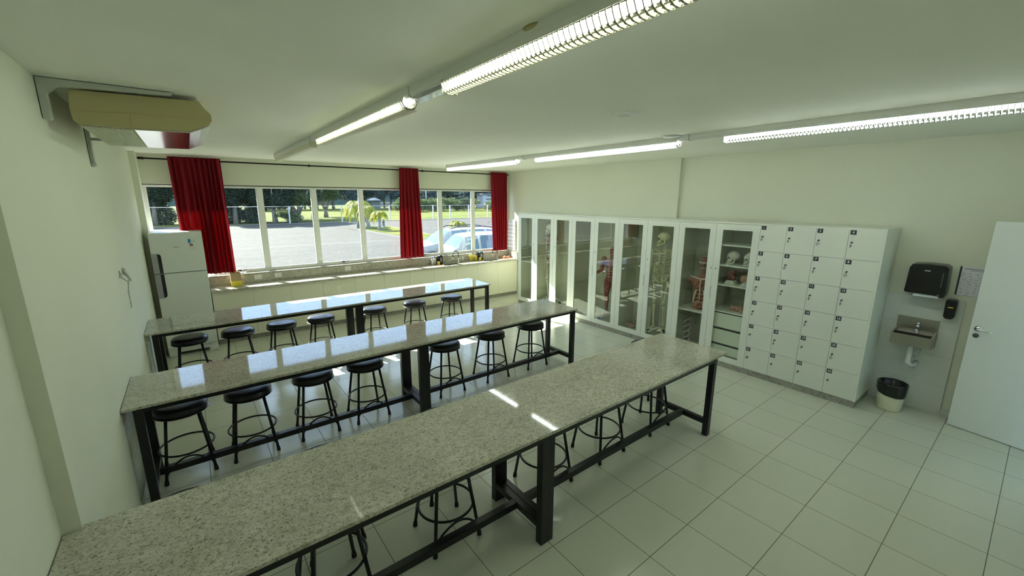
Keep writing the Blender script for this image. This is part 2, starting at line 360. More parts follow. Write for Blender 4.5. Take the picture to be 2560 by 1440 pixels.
build(MB().box(4.98, 5.03, YN-.13, YN+.012, 0, 2.15).box(5.90, 5.95, YN-.13, YN+.012, 0, 2.15).box(4.98, 5.95, YN-.13, YN+.012, 2.12, 2.17), 'trim_5', 'white_paint', label='white frame of the doorway', **K)
# windows
cx = [XA, .14, .99, 1.84, 2.686, 3.54, 4.40, 5.25, XB]
for i in range(8):
    x0, x1 = cx[i], cx[i+1]
    wd = thing('window_%d' % (i+1), None, None, ((x0+x1)/2, 8.33, ZS), kind='structure')
    f = MB(); a = .038; y0, y1 = 8.305, 8.355
    f.box(x0, x0+a if i else x0+.03, y0, y1, ZS, ZT).box(x1-a if i < 7 else x1-.03, x1, y0, y1, ZS, ZT).box(x0+(a if i else .03), x1-(a if i < 7 else .03), y0, y1, ZS, ZS+.045).box(x0+(a if i else .03), x1-(a if i < 7 else .03), y0, y1, ZT-.035, ZT)
    fr = build(f, 'window_frame', 'window_aluminium', wd)
    g = .012
    f = MB(); xa, xb = x0+(a if i else .03), x1-(a if i < 7 else .03)
    f.box(xa, xa+g, y0+.008, y1-.008, ZS+.045, ZT-.035).box(xb-g, xb, y0+.008, y1-.008, ZS+.045, ZT-.035).box(xa+g, xb-g, y0+.008, y1-.008, ZS+.045, ZS+.057).box(xa+g, xb-g, y0+.008, y1-.008, ZT-.047, ZT-.035)
    build(f, 'gasket', 'window_aluminium', wd)
    build(MB().box(xa+.002, xb-.002, 8.328, 8.332, ZS+.046, ZT-.036), 'pane', 'window_glass', wd)
    if i in (1, 3, 5):
        xm = (x0+x1)/2
        l = MB().box(xm-.02, xm+.02, 8.275, 8.305, ZS+.035, ZS+.06).tube([(xm, 8.28, ZS+.05), (xm+.10, 8.26, ZS+.058)], .006, 8).ball((xm-.03, 8.28, ZS+.05), .008)
        build(l, 'latch', 'black_plastic', wd)
# dark strip painted in for the shadow gap above the panes
build(MB().box(XA, XB, 8.285, 8.304, ZT-.016, ZT-.001, 0), 'trim_6', 'dark_grey', label='thin dark strip standing for the shadow gap along the window head', **K)

# ------------------------------------------------------------------ lab tables
HT, TS = .8376, .022
def table(n, x0, x1, y0, y1, fx, fy, label, notch=False):
    t = thing('lab_table', label, 'table', ((x0+x1)/2, (y0+y1)/2, 0), 'long granite topped lab tables')
    s = MB()
    if notch: s.prism([(x0, y1), (x0, 2.437), (-.62, 2.437), (-.62, y0), (x1, y0), (x1, y1)], HT-TS, HT, 'z')
    else: s.box(x0, x1, y0, y1, HT-TS, HT)
    build(s, 'tabletop', 'granite', t, .002)
    a = .054; zt = HT-TS
    for (f0, f1) in fx:
        ya, yb = fy
        for X in (f0, f1-a):
            for Y in (ya, yb-a): build(MB().box(X, X+a, Y, Y+a, 0, zt-.001), 'leg', 'black_steel', t, .002)
            build(MB().box(X+.002, X+a-.002, ya+a, yb-a, .115, .165), 'crossbar', 'black_steel', t, .002)
        ym = (ya+yb)/2
        build(MB().box(f0+a, f1-a, ym-.025, ym+.025, .115, .165), 'stretcher', 'black_steel', t, .002)
        fr = MB().box(f0+a, f1-a, ya, ya+.03, zt-.040, zt-.001).box(f0+a, f1-a, yb-.03, yb, zt-.040, zt-.001).box(f0, f0+a, ya+a, yb-a, zt-.040, zt-.001).box(f1-a, f1, ya+a, yb-a, zt-.040, zt-.001)
        build(fr, 'top_frame', 'black_steel', t, .002)
    return t
table(1, -.556, 4.001, 1.738, 2.47, [(-.53, 1.655), (1.655, 3.84)], (1.750, 2.33), 'long granite lab table closest to the camera, its end notched around the wall corner', True)
table(2, -.556, 4.026, 3.764, 4.466, [(-.50, 1.765), (1.765, 4.016)], (3.79, 4.33), 'middle one of the three long granite lab tables')
table(3, -.556, 4.024, 5.846, 6.550, [(-.50, 1.765), (1.765, 4.01)], (5.87, 6.41), 'long granite lab table beside the fridge and window counter, covered in sky reflections')
# ------------------------------------------------------------------ stools
def make_stool():
    t = thing('bar_stool', '', 'stool', (0, 0, 0))
    zs = .622
    seat = MB().lathe([(0, zs), (.06, zs+.001), (.135, zs-.002), (.168, zs-.008), (.182, zs-.020), (.186, zs-.036), (.183, zs-.062), (.176, zs-.072), (0, zs-.072)], n=40)
    build(seat, 'seat', 'black_vinyl', t)
    build(MB().lathe([(.176, zs-.0725), (.189, zs-.070), (.190, zs-.076), (.176, zs-.080)], n=40), 'seat_rim', 'chrome_dark', t)
    top, bot = .105, .165
    for sx_ in (-1, 1):
        for sy in (-1, 1):
            p = [(sx_*top, sy*top, zs-.074), (sx_*bot, sy*bot, .03)]
            lg = build(MB().tube(p, .0118, 12), 'leg', 'black_steel', t)
            build(MB().tube([(sx_*bot, sy*bot, .035), (sx_*(bot+.002), sy*(bot+.002), 0)], [.0142, .0165], 12), 'rubber_foot', 'dark_rubber', lg)
    rr = (top+(bot-top)*(zs-.06-.23)/(zs-.09))*math.sqrt(2)
    build(MB().tube(arc((0, 0, .23), rr-.012, 0, 2*math.pi, 40, 'xy')[:-1], .0085, 8, True), 'foot_ring', 'black_steel', t)
    lx = lambda z: bot-(bot-top)*(z-.03)/(zs-.09)
    pts = []
    for i in range(15):
        a = i/14; z = .075+.135*math.sin(math.pi*a)**.8; x = -lx(.1)+2*lx(.1)*a; y = -lx(z)-.0*math.sin(math.pi*a)
        y = -(lx(.1)+(rr-.012-lx(.1))*math.sin(math.pi*a)*.9)
        pts.append((x, y, z))
    build(MB().tube(pts, .0075, 8), 'arch_brace', 'black_steel', t)
    return t
proto = make_stool(); used = [False]
def stool(x, y, label, group, rz=0):
    if not used[0]:
        used[0] = True; proto.location = (x, y, 0); proto.rotation_euler.z = rz; proto['label'] = label; proto['group'] = group; return proto
    return copy_tree(proto, (x, y, 0), label, group, rz)
ORD = ['first', 'second', 'third', 'fourth', 'fifth', 'sixth', 'seventh']
t3 = [-.19, .315, .825, 1.335, 2.12, 2.80, 3.50]
t2 = [-.26, .223, .77, 1.285, 2.235, 2.91, 3.585]
for i, x in enumerate(t3): stool(x, 6.30, 'round black stool, %s from the fridge, tucked under the table by the window counter' % ORD[i], 'stools at the window-side table', R([3, -4, 2, 0, 5, -3, 2][i]))
for i, x in enumerate(t2): stool(x, 4.228, 'round black stool, %s from the air conditioner wall, at the middle table' % ORD[i], 'stools at the middle table', R([2, -1, -2, 1, 2, 0, -1][i]))
for i, x in enumerate([.415, 1.166, 2.075, 2.766, 3.50]): stool(x, 2.262, ['black stool at the camera-side table, partly cut by the bottom of the photo', 'black stool at the camera-side table, just before its double middle legs', 'black stool at the camera-side table, right behind its double middle legs', 'black stool at the camera-side table, midway between middle legs and cabinet end', 'black stool at the camera-side table, next to its cabinet-side end'][i], 'stools at the camera-side table', R([2, -2, 1, 0, 2][i]))
for i, (x, y) in enumerate([(-.235, 2.70), (.50, 2.70), (1.365, 2.70), (4.12, 2.72)]): stool(x, y, ['black seat barely showing behind the camera-side table near the notched wall corner', 'black seat edge showing behind the camera-side table, second from the wall', 'black seat edge showing behind the camera-side table near its middle', 'black stool seat peeking out behind the cabinet-side corner of the camera-side table'][i], 'stools on the far side of the camera-side table', R([0, 3, -3, 4][i]))

# ------------------------------------------------------------------ display cabinets
XC, XK = 5.65, 6.165
ZP, ZD = .075, 1.978
ED = [7.11, 6.57, 6.00, 5.49, 4.95, 4.41, 3.865, 3.33, 2.785, 2.235]
def cab_door(root, ya, yb, hinge_hi, handle_y=None, lock_y=None):
    """ya>yb; glazed door in plane XC"""
    g = .0018; y1, y0 = ya-g, yb+g; s = .085
    x0, x1 = XC, XC+.018
    f = MB().box(x0, x1, y0, y0+s, ZP+.002, ZD).box(x0, x1, y1-s, y1, ZP+.002, ZD).box(x0, x1, y0+s, y1-s, ZP+.002, ZP+.082).box(x0, x1, y0+s, y1-s, ZD-.08, ZD)
    d_ = build(f, 'door', 'white_laminate', root)
    build(MB().box(x0+.008, x0+.012, y0+s-.004, y1-s+.004, ZP+.078, ZD-.076), 'glass_pane', 'cabinet_glass', d_)
    if handle_y is not None:
        hb = MB().box(x0-.0016, x0+.001, handle_y-.012, handle_y+.012, .93, 1.125, 0).box(x0-.002, x0+.001, handle_y-.008, handle_y+.004, .937, 1.118, 1)
        build(hb, 'handle', ['white_laminate_shelf', 'bracket_grey'], d_)
    if lock_y is not None: build(MB().tube([(x0+.001, lock_y, 1.367), (x0-.004, lock_y, 1.367)], .008, 14), 'lock', 'dark_grey', d_)
    return d_
def carcass(root, ya, yb, shelves=(), drawers=False, left_end=False):
    t = .016; x1 = XK
    bx('top_board', 'white_laminate', root, XC, x1, yb, ya, 1.982, 2.0)
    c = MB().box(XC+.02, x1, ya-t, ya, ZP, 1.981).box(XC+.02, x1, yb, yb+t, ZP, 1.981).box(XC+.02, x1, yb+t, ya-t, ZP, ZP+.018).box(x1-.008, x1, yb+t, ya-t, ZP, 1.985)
    build(c, 'carcass', 'cabinet_interior_shaded', root)
    for z in shelves: build(MB().box(XC+.035, x1-.01, yb+t, ya-t, z-.018, z), 'shelf', 'white_laminate', root)
def cabinet(ys, label, name='display_cabinet'):
    return thing(name, label, 'cabinet', (5.9, (ys[0]+ys[-1])/2, ZP), 'glazed specimen cabinets')
c = cabinet(ED[0:2], 'narrow white glazed cabinet standing against the window counter, with one door and a shelf')
carcass(c, ED[0], ED[1], (.97,)); cab_door(c, ED[0], ED[1], True, ED[1]+.012, ED[1]+.03)
lab = ['white double-door glazed cabinet holding the painted skeleton', 'white double-door glazed cabinet holding the small red muscle figure', 'white double-door glazed cabinet holding the plain ivory skeleton', 'white double-door glazed cabinet with skulls, torso model and drawers, next to the lockers']
for i in range(4):
    a, m, b = ED[1+2*i], ED[2+2*i], ED[3+2*i]
    c = cabinet((a, b), lab[i]); carcass(c, a, b)
    if i < 3: cab_door(c, a, m, True, m+.012, None); cab_door(c, m, b, False, None, m-.03 if i < 2 else m-.035)
    else: cab_door(c, a, m, True, m+.0, m+.022); cab_door(c, m, b, False, None, m-.04)
    if i == 3:
        t = .016
        bx('shelf', 'white_laminate', c, XC+.035, XK-.01, m+.009, a-t, .68, .698)
        bx('divider', 'cabinet_interior_shaded', c, XC+.03, XK-.01, m-.009, m+.009, ZP+.018, 1.98)
        for z in (1.70, 1.425, 1.155, .785): bx('shelf', 'white_laminate', c, XC+.035, XK-.01, b+t, m-.009, z-.018, z)
        for z0, z1 in ((.545, .752), (.318, .517), (.16, .292)):
            dr = bx('drawer', 'white_laminate', c, XC+.05, XC+.4, b+t+.002, m-.011, z0, z1)
            bx('pull_gap', 'black_plastic', dr, XC+.048, XC+.06, b+t+.002, m-.011, z1-.002, z1+.016)
# lockers
lk = thing('locker_cabinet', 'white bank of twenty-four numbered lockers at the end of the cabinets', 'locker', (5.9, 1.64, ZP))
YL = [2.235, 1.941, 1.645, 1.343, 1.048]; ZL = [1.983, 1.661, 1.340, 1.020, .704, .388, .077]
build(MB().box(XC+.02, XK+.05, 1.03, 2.235, ZP, 1.981).box(XC, XK+.05, 1.03, 2.235, 1.982, 2.0).box(XC, XC+.02, 1.03, 1.049, ZP, 1.982), 'carcass', 'white_laminate', lk)
n = 0; rk = random.Random(3)
for r_ in range(6):
    for c_ in range(4):
        n += 1; y1, y0 = YL[c_]-.0016, YL[c_+1]+.0016; z1, z0 = ZL[r_]-.0016, ZL[r_+1]+.0016
        ld = bx('door', 'white_laminate', lk, XC, XC+.0195, y0, y1, z0, z1)
        py, pz = y1-.036, z1-.030
        pl = MB().box(XC-.0012, XC, py-.026, py+.026, pz-.024, pz+.024, 0)
        T = Matrix(((0, 0, -1, XC-.0014), (-1, 0, 0, py), (0, 1, 0, pz), (0, 0, 0, 1)))
        vs, fs = text_mesh(str(n), .036, T); pl.add(vs, fs, 1)
        build(pl, 'number_plate', ['ink', 'white_paint'], ld, fix=False)
        ky, kz = y1-.036, z1-.138
        k = MB().tube([(XC, ky, kz), (XC-.010, ky, kz)], .009, 14).box(XC-.032, XC-.008, ky-.003, ky+.003, kz-.005, kz+.005)
        k.ball((XC-.036, ky, kz), (.010, .004, .010), 10, 6)
        build(k, 'key', 'dark_grey', ld)
        if n not in (17, 19, 21, 22, 23, 24):
            q = MB(); tw = rk.choice([.012, .008, .014, .006]); zt_ = kz-.035; xx = XC-.036
            ring = [Vector((xx+.003, ky+tw*0, zt_+.017)), Vector((xx, ky-tw, zt_)), Vector((xx-.003, ky, zt_-.017)), Vector((xx, ky+tw, zt_))]
            q.tube(ring, .0034, 6, True); q.tube([(xx, ky, kz-.008), (xx, ky, zt_+.016)], .001, 5)
            build(q, 'key_tag', 'dark_grey', ld)
build(MB().box(XC+.004, XK+.05, 1.034, 3.70, 0, ZP-.001).box(XC+.004, XK, 3.70, 7.11, 0, ZP-.001), 'cabinet_plinth', 'granite_base', None, label='speckled granite plinth running under the cabinets and lockers', cat='plinth')

# ------------------------------------------------------------------ counter with base cabinets
CX = [.122, .67, 1.22, 1.735, 2.30, 2.86, 3.40, 3.945, 4.49, 5.035, 5.585, 6.16]
units = [(0, 2), (2, 4), (4, 6), (6, 7), (7, 9), (9, 11)]
ul = ['low cream base cabinet next to the fridge', 'low cream base cabinet second from the fridge', 'low cream base cabinet below the middle of the window', 'narrow cream base cabinet below the middle curtain', 'low cream base cabinet under the first sink', 'low cream base cabinet under the second sink, by the corner']
for (a, b), lb in zip(units, ul):
    u = thing('base_cabinet', lb, 'cabinet', ((CX[a]+CX[b])/2, 8.0, .09), 'cream base cabinets below the counter')
    t = .016; x0, x1 = CX[a], CX[b]
    build(MB().box(x0+.001, x0+t, 7.82, 8.16, .085, .843).box(x1-t, x1-.001, 7.82, 8.16, .085, .843).box(x0+t, x1-t, 7.82, 8.16, .085, .10).box(x0+t, x1-t, 8.15, 8.16, .1, .843), 'carcass', 'cream_laminate', u)
    for k in range(a, b):
        dd = bx('door', 'cream_laminate', u, CX[k]+.0015, CX[k+1]-.0015, 7.80, 7.818, .085, .838)
        if k in (3, 5, 8, 10): build(MB().tube([(CX[k]+.03, 7.801, .80), (CX[k]+.03, 7.797, .80)], .006, 12), 'lock', 'dark_grey', dd)
build(MB().box(.122, 6.17, 7.835, 8.16, 0, .084), 'counter_plinth', 'granite_base', None, label='speckled granite plinth under the window counter', cat='plinth')
ct = thing('countertop', 'long speckled granite worktop below the window', 'worktop', (3.1, 7.96, .845))
sink_x = [(4.20, 4.60), (5.27, 5.67)]; sy0, sy1 = 7.845, 8.045
xs = [.118, sink_x[0][0], sink_x[0][1], sink_x[1][0], sink_x[1][1], 6.172]
tp = MB().box(.118, 6.172, 7.76, sy0, .845, .885).box(.118, 6.172, sy1, 8.16, .845, .885)
for a, b in ((0, 1), (2, 3), (4, 5)): tp.box(xs[a], xs[b], sy0, sy1, .845, .885)
build(tp, 'slab', 'granite', ct)
build(MB().box(.118, 6.172, 8.158, 8.178, .885, 1.028).box(6.150, 6.172, 7.80, 8.158, .885, 1.05), 'backsplash', 'granite', ct)
for i, (a, b) in enumerate(sink_x):
    s = MB()
    s.box(a+.002, b-.002, sy0+.002, sy0+.008, .74, .882).box(a+.002, b-.002, sy1-.008, sy1-.002, .74, .882).box(a+.002, a+.008, sy0, sy1, .74, .882).box(b-.008, b-.002, sy0, sy1, .74, .882).box(a+.002, b-.002, sy0+.002, sy1-.002, .735, .741)
    s.lathe([(0, .742), (.03, .742), (.03, .744), (0, .744)], ((a+b)/2, (sy0+sy1)/2, 0), 16)
    build(s, 'sink', 'steel', None, label=['undermount steel sink, the one closer to the middle curtain', 'undermount steel sink, the one closer to the room corner'][i], cat='sink', group='counter sinks')
    fx = [4.70, 5.775][i]; fy = 8.09
    t = thing('faucet', ['black hose faucet beside the sink closer to the middle curtain', 'black hose faucet beside the sink in the room corner'][i], 'faucet', (fx, fy, .885), 'counter faucets')
    build(MB().lathe([(.024, .885), (.024, .89), (.014, .895), (.012, .99), (0, .99)], (fx, fy, 0), 16).tube([(fx, fy-.01, .95), (fx+.03, fy-.04, .965)], .006, 8), 'body', 'chrome', t)
    pts = [(fx, fy, .98)] + [(fx-.075+.075*math.cos(a_), fy-.02*(1-math.cos(a_))/2, 1.075+.075*math.sin(a_)) for a_ in [math.pi*k/12 for k in range(13)]] + [(fx-.15, fy-.03, 1.0)]
    build(MB().tube(pts, .0085, 10), 'hose', 'black_plastic', t)
    build(MB().tube([(fx-.15, fy-.03, 1.005), (fx-.152, fy-.033, .95)], [.010, .012], 12), 'spray_head', 'chrome', t)
# items on the counter
def bottle(x, y, h, r, body, cap, label, group):
    t = thing('bottle', label, 'bottle', (x, y, .885), group)
    z = .885
    build(MB().lathe([(0, z), (r, z), (r, z+h*.62), (r*.9, z+h*.72), (r*.4, z+h*.8), (r*.4, z+h*.84), (0, z+h*.84)], (x, y, 0), 16), 'body', body, t)
    build(MB().lathe([(r*.45, z+h*.8), (r*.5, z+h*.82), (r*.45, z+h*.92), (r*.2, z+h), (0, z+h)], (x, y, 0), 12), 'cap', cap, t)
bottle(4.05, 8.09, .17, .028, 'milky_plastic', 'purple_plastic', 'small milky bottle with dark cap right beside the black dispenser by the middle curtain', 'bottles on the counter')
bottle(4.115, 8.11, .19, .028, 'milky_plastic', 'purple_plastic', 'taller milky bottle with purple cap against the backsplash by the middle curtain', 'bottles on the counter')
bottle(5.02, 8.09, .18, .03, 'soap_yellow', 'milky_plastic', 'yellow soap bottle farthest from the corner, of the group between the faucets', 'bottles on the counter')
bottle(5.09, 8.11, .20, .03, 'soap_yellow', 'purple_plastic', 'yellow soap bottle with purple cap in the group between the faucets', 'bottles on the counter')
bottle(5.155, 8.08, .16, .028, 'soap_yellow', 'purple_plastic', 'short yellow bottle closest to the black box between the faucets', 'bottles on the counter')
for x, y, lb in ((4.145, 8.02, 'yellow sponge in front of the bottles beside the middle curtain'), (5.225, 8.03, 'yellow sponge in front of the black box between the faucets')):
    bx('sponge', 'soap_yellow', None, x, x+.055, y, y+.045, .885, .955, .006, label=lb, cat='sponge', group='counter sponges')
for x, lb in ((4.24, 'black plastic soap dispenser beside the milky bottles'), (5.30, 'black plastic soap dispenser beside the yellow bottles')):
    t = thing('soap_dispenser', lb, 'dispenser', (x, 8.1, .885), 'black counter dispensers')
    build(MB().prism([(x-.04, .885), (x+.05, .885), (x+.055, 1.06), (x+.03, 1.085), (x-.035, 1.08), (x-.05, 1.04)], 8.06, 8.15), 'body', 'black_plastic', t, .008)
    build(MB().box(x-.012, x+.018, 8.057, 8.061, .95, 1.03), 'sticker', 'grey_plastic', t)
t = thing('tray', 'orange cloth folded on a flat tray in the counter corner', 'cloth', (5.95, 8.0, .885))
build(MB().box(5.83, 6.10, 7.93, 8.06, .885, .895), 'board', 'orange_cloth', t, .003)
cl = MB()
for k in range(5): cl.ball((5.90+.04*k, 8.0+.01*math.sin(k*2), .91+.012*math.sin(k*1.7)), (.04, .045, .02), 10, 6)
build(cl, 'cloth', 'orange_cloth', t)
bx('wipe_cloth', 'orange_cloth', None, 4.12, 4.23, 7.87, 7.93, .885, .891, .002, label='thin orange cloth lying by the first sink edge', cat='cloth')
t = thing('carton_box', 'open yellow and brown cardboard box near the fridge', 'box', (.475, 8.02, .885))
build(MB().box(.40, .545, 7.96, 8.09, .885, .975), 'printed_band', 'yellow_card', t, .001)
build(MB().box(.402, .543, 7.962, 7.966, .975, 1.105).box(.402, .543, 8.084, 8.088, .975, 1.11).box(.402, .406, 7.962, 8.088, .975, 1.11).box(.539, .543, 7.962, 8.088, .975, 1.11), 'cardboard', 'brown_card', t)
build(MB().box(.545, .63, 7.99, 8.07, 1.095, 1.099), 'flap', 'paper', t)
for x, y, lb in ((.35, 7.97, 'small white slip lying on the counter next to the fridge'), (.46, 7.90, 'small pale slip lying in front of the carton')): bx('paper_slip', 'paper', None, x-.03, x+.03, y-.012, y+.012, .885, .887, label=lb, cat='paper', group='slips on the counter')
for x, lb in ((.80, 'white wall socket closest to the carton box'), (1.105, 'white wall socket second from the fridge'), (2.295, 'white wall socket below the middle panes')):
    t = thing('wall_socket', lb, 'socket', (x, 8.155, .93), 'sockets in the granite backsplash')
    build(MB().box(x-.055, x+.055, 8.150, 8.158, .935, 1.015), 'plate', 'white_plastic', t, .004)
    build(MB().lathe([(0, 0), (.017, 0), (.017, .003), (0, .003)], (x, 8.1475, .975), 16, axis='y'), 'outlet', 'milky_plastic', t)
bx('socket_plate', 'white_plastic', None, 4.83, 4.87, 8.152, 8.158, .93, 1.0, .002, label='narrow white socket beside the first faucet', cat='socket')
# drying rack with pegs on the corner wall
t = thing('drying_rack', 'white wall-mounted drying board with rows of slanted black pegs in the corner', 'drying rack', (6.16, 8.02, 1.05))
build(MB().box(6.158, 6.174, 7.878, 8.165, 1.07, 1.80), 'board', 'white_plastic', t, .002)
for r_ in range(8):
    pg = MB()
    for c_ in range(4):
        y = 8.13-.075*c_; z = 1.765-.09*r_
        pg.tube([(6.158, y, z-.03), (6.085, y-.01, z+.012)], .0045, 6)
    build(pg, 'peg_row', 'ink_soft', t)

# ------------------------------------------------------------------ fridge
fr = thing('refrigerator', 'tall white two-door refrigerator beside the window curtain', 'refrigerator', (-.19, 7.87, 0))
fx0, fx1, fy0, fy1 = -.493, .108, 7.58, 8.15
build(MB().box(fx0+.006, fx1-.006, fy0+.055, fy1, .05, 1.80), 'body', 'white_paint', fr, .004)
build(MB().box(fx0, fx1, fy0+.04, fy1-.01, 1.795, 1.813), 'top_panel', 'white_plastic', fr, .004)
for nm, z0, z1 in (('freezer_door', 1.247, 1.808), ('fridge_door', .135, 1.237)):
    dz = MB().box(fx0, fx1, fy0, fy0+.05, z0, z1)
    dd = build(dz, nm, 'white_paint', fr, .006)
    if nm == 'freezer_door':
        poly = [(fx0, 1.247), (-.388, 1.247), (-.388, 1.49), (-.398, 1.518), (-.425, 1.528), (fx0, 1.53)]; pk = [(-.428, 1.25), (-.390, 1.25), (-.390, 1.488), (-.40, 1.515), (-.428, 1.523)]
    else:
        poly = [(fx0, 1.237), (-.388, 1.237), (-.388, .935), (-.398, .905), (-.425, .893), (fx0, .886)]; pk = [(-.428, 1.234), (-.390, 1.234), (-.390, .937), (-.40, .908), (-.428, .898)]
    build(MB().prism(poly, fy0-.006, fy0+.001), 'handle', 'grey_plastic', dd)
    build(MB().prism(pk, fy0-.0072, fy0-.0058), 'grip_recess', 'black_plastic', dd)
build(MB().box(fx0, fx1, fy0+.03, fy0+.06, .05, .135), 'kick_panel', 'white_paint', fr, .004)
for x in (fx0+.005, fx1-.115): bx('foot', 'white_plastic', fr, x, x+.11, fy0-.012, fy0+.09, 0, .062, .008)
st = MB().box(-.063, -.035, fy0-.0015, fy0, 1.655, 1.715, 0)
st.box(-.05, -.012, fy0-.0015, fy0, 1.615, 1.645, 1)
rs = random.Random(5)
for k in range(9): st.box(-.03+.018*(k % 3), -.018+.018*(k % 3)+.004, fy0-.0012, fy0, 1.70-.012*(k//3), 1.703-.012*(k//3), 2)
for k in range(8):
    x = -.055+.022*(k % 4); z = 1.60-.03*(k//4); st.box(x, x+.012, fy0-.0012, fy0, z-.008, z, 2)
build(st, 'energy_sticker', ['blue_sticker', 'brown_sticker', 'logo_grey'], fr)
lg = MB()
for k in range(9): lg.box(-.235+.0072*k, -.2302+.0072*k, fy0-.0012, fy0, 1.603, 1.611+(.002 if k == 0 else 0))
build(lg, 'logo', 'dark_grey', fr)

# ------------------------------------------------------------------ curtains
ry, rz = 8.085, 2.848
mat('rod_brown', (.028, .022, .02), 1.0, spec=0)
t = thing('curtain_rod', 'long dark curtain rod above the window', 'curtain rod', (2.8, ry, rz))
build(MB().tube([(-.455, ry, rz), (6.12, ry, rz)], .011, 10), 'rod', 'rod_brown', t)
build(MB().ball((-.462, ry, rz), .02).tube([(-.462, ry, rz), (-.489, ry, rz)], [.016, .008], 10), 'finial', 'rod_brown', t)
for x in (-.43, 1.76, 3.9, 6.0): build(MB().tube([(x-.008, ry, rz), (x+.008, ry, rz)], .022, 14).tube([(x, ry, rz), (x, 8.178, rz)], .007, 8), 'rod_bracket', 'rod_brown', t)
def curtain(x0t, x1t, x0b, x1b, z0, npl, label, seed, amp=.028):
    rn = random.Random(seed); ph = [rn.random()*6 for _ in range(4)]
    nx, nz = npl*12, 26; vs = []
    for iz in range(nz+1):
        v = iz/nz; z = 2.888+(z0-2.888)*v
        for ix in range(nx+1):
            u = ix/nx; uu = u+.022*math.sin(7*u+ph[0])+.010*math.sin(17*u+ph[1])+.012*math.sin(9*u+ph[0]+v*1.5)*v
            x = (x0t*(1-v)+x0b*v)*(1-u)+(x1t*(1-v)+x1b*v)*u
            a = amp*(.55+.75*min(1, v*1.6))
            y = ry+a*math.sin(2*math.pi*npl*uu+ph[1]*.2)+a*.45*math.sin(2*math.pi*npl*.37*uu+ph[2])*v
            x += .012*math.sin(2*math.pi*npl*uu*2+ph[3])*v
            vs.append((x, y-.045, z+(.004*math.sin(20*u+ph[2]) if iz == nz else 0)))
    fs = [(iz*(nx+1)+ix, iz*(nx+1)+ix+1, (iz+1)*(nx+1)+ix+1, (iz+1)*(nx+1)+ix) for iz in range(nz) for ix in range(nx)]
    o = build(MB().add(vs, fs, 0, True), 'curtain', 'curtain_red', None, label=label, cat='curtain', group='red window curtains')
    so_ = o.modifiers.new('s', 'SOLIDIFY'); so_.thickness = .0025
curtain(-.155, .485, -.13, .49, 1.115, 10, 'wide dark red curtain hanging beside and behind the fridge', 1, .040)
curtain(3.385, 3.79, 3.33, 3.85, 1.098, 6, 'dark red curtain hanging in the middle of the window', 2)
curtain(5.575, 6.05, 5.66, 6.035, 1.085, 6, 'dark red curtain in the corner beside the drying board', 3)
# ------------------------------------------------------------------ ceiling lights
def luminaire(x, y0, y1, louv, bare, label, grp, cover=False, plate=False):
    """housing from y0..y1, louvre (ya,yb)"""
    t = thing('ceiling_light', label, 'ceiling light', (x, (y0+y1)/2, HC), grp)
    hz = 2.868
    prof = [(x-.034, HC), (x-.036, hz+.018), (x-.024, hz), (x+.024, hz), (x+.036, hz+.018), (x+.034, HC)]
    hs = MB().prism(prof, y0, y1); a, b = louv
    hs.prism([(x-.040, hz+.016), (x-.043, hz-.005), (x-.040, hz-.005), (x-.034, hz+.016)], a, b).prism([(x+.040, hz+.016), (x+.043, hz-.005), (x+.040, hz-.005), (x+.034, hz+.016)], a, b)
    build(hs, 'housing', 'white_plastic', t)
    if not cover: build(MB().tube([(x, a+.01, hz-.015), (x, b-.01, hz-.015)], .012, 12), 'tube', 'tube_light' if x < 2 else 'tube_light_bright', t)
    lv = MB(); n_ = int((b-a)/.026)
    if cover:
        lv.prism([(x-.026, hz-.052), (x-.040, hz-.028), (x-.040, hz+.004), (x+.040, hz+.004), (x+.040, hz-.028), (x+.026, hz-.052)], a, b)
    else:
        for k in range(n_+1):
            y = a+(b-a)*k/n_
            path = [(x-.046, y, hz-.008), (x-.046, y, hz-.018), (x-.032, y, hz-.043), (x-.012, y, hz-.052), (x+.012, y, hz-.052), (x+.032, y, hz-.043), (x+.046, y, hz-.018), (x+.046, y, hz-.008)]
            for q in range(len(path)-1):
                p0, p1 = Vector(path[q]), Vector(path[q+1]); dd = (p1-p0).normalized(); nn = Vector((-dd.z, 0, dd.x))*(.006 if q in (2, 3, 4) else .0035)
                hy = Vector((0, .002 if q in (0, 1, 5, 6) else .0035, 0))
                lv.add([p0-nn-hy, p0+nn-hy, p1+nn-hy, p1-nn-hy, p0-nn+hy, p0+nn+hy, p1+nn+hy, p1-nn+hy], [(0, 1, 2, 3), (7, 6, 5, 4), (0, 3, 7, 4), (1, 5, 6, 2)])
        for dx, dz in ((-.041, -.008), (.041, -.008), (-.020, -.049), (.020, -.049)):
            lv.box(x+dx-.002, x+dx+.002, a, b, hz+dz-.002, hz+dz+.002)
    if not cover: lv.box(x-.046, x+.046, b, b+.004, hz-.055, hz+.008)
    if plate: build(MB().box(x-.030, x+.046, a, b, hz-.058, hz-.054), 'bottom_cover', 'cover_cream', t, .001)
    build(lv, 'louvre', ('cover_cream' if cover else 'louvre_cream') if x < 2 else 'white_plastic', t, fix=False)
    if bare: build(MB().prism([(x-.026, hz-.030), (x-.030, hz), (x+.030, hz), (x+.026, hz-.030)], bare[0], bare[1]), 'gear_cover', 'clear_plastic', t)
    build(MB().prism([(p[0]+(.003 if p[0] > x else -.003), p[1]-(.003 if p[1] < HC-.01 else 0)) for p in prof], y1-.012, y1), 'joint_clip', 'bracket_grey', t)
mat('cover_cream', (.72, .72, .52), .4); mat('louvre_cream', (.34, .34, .235), .4)
x1_, x2_ = 1.125, 4.055
luminaire(x1_, 4.86, 7.12, (4.87, 7.06), None, 'ceiling light with smooth cream cover, row over the fridge side, end by the window', 'ceiling light row over the tables', True)
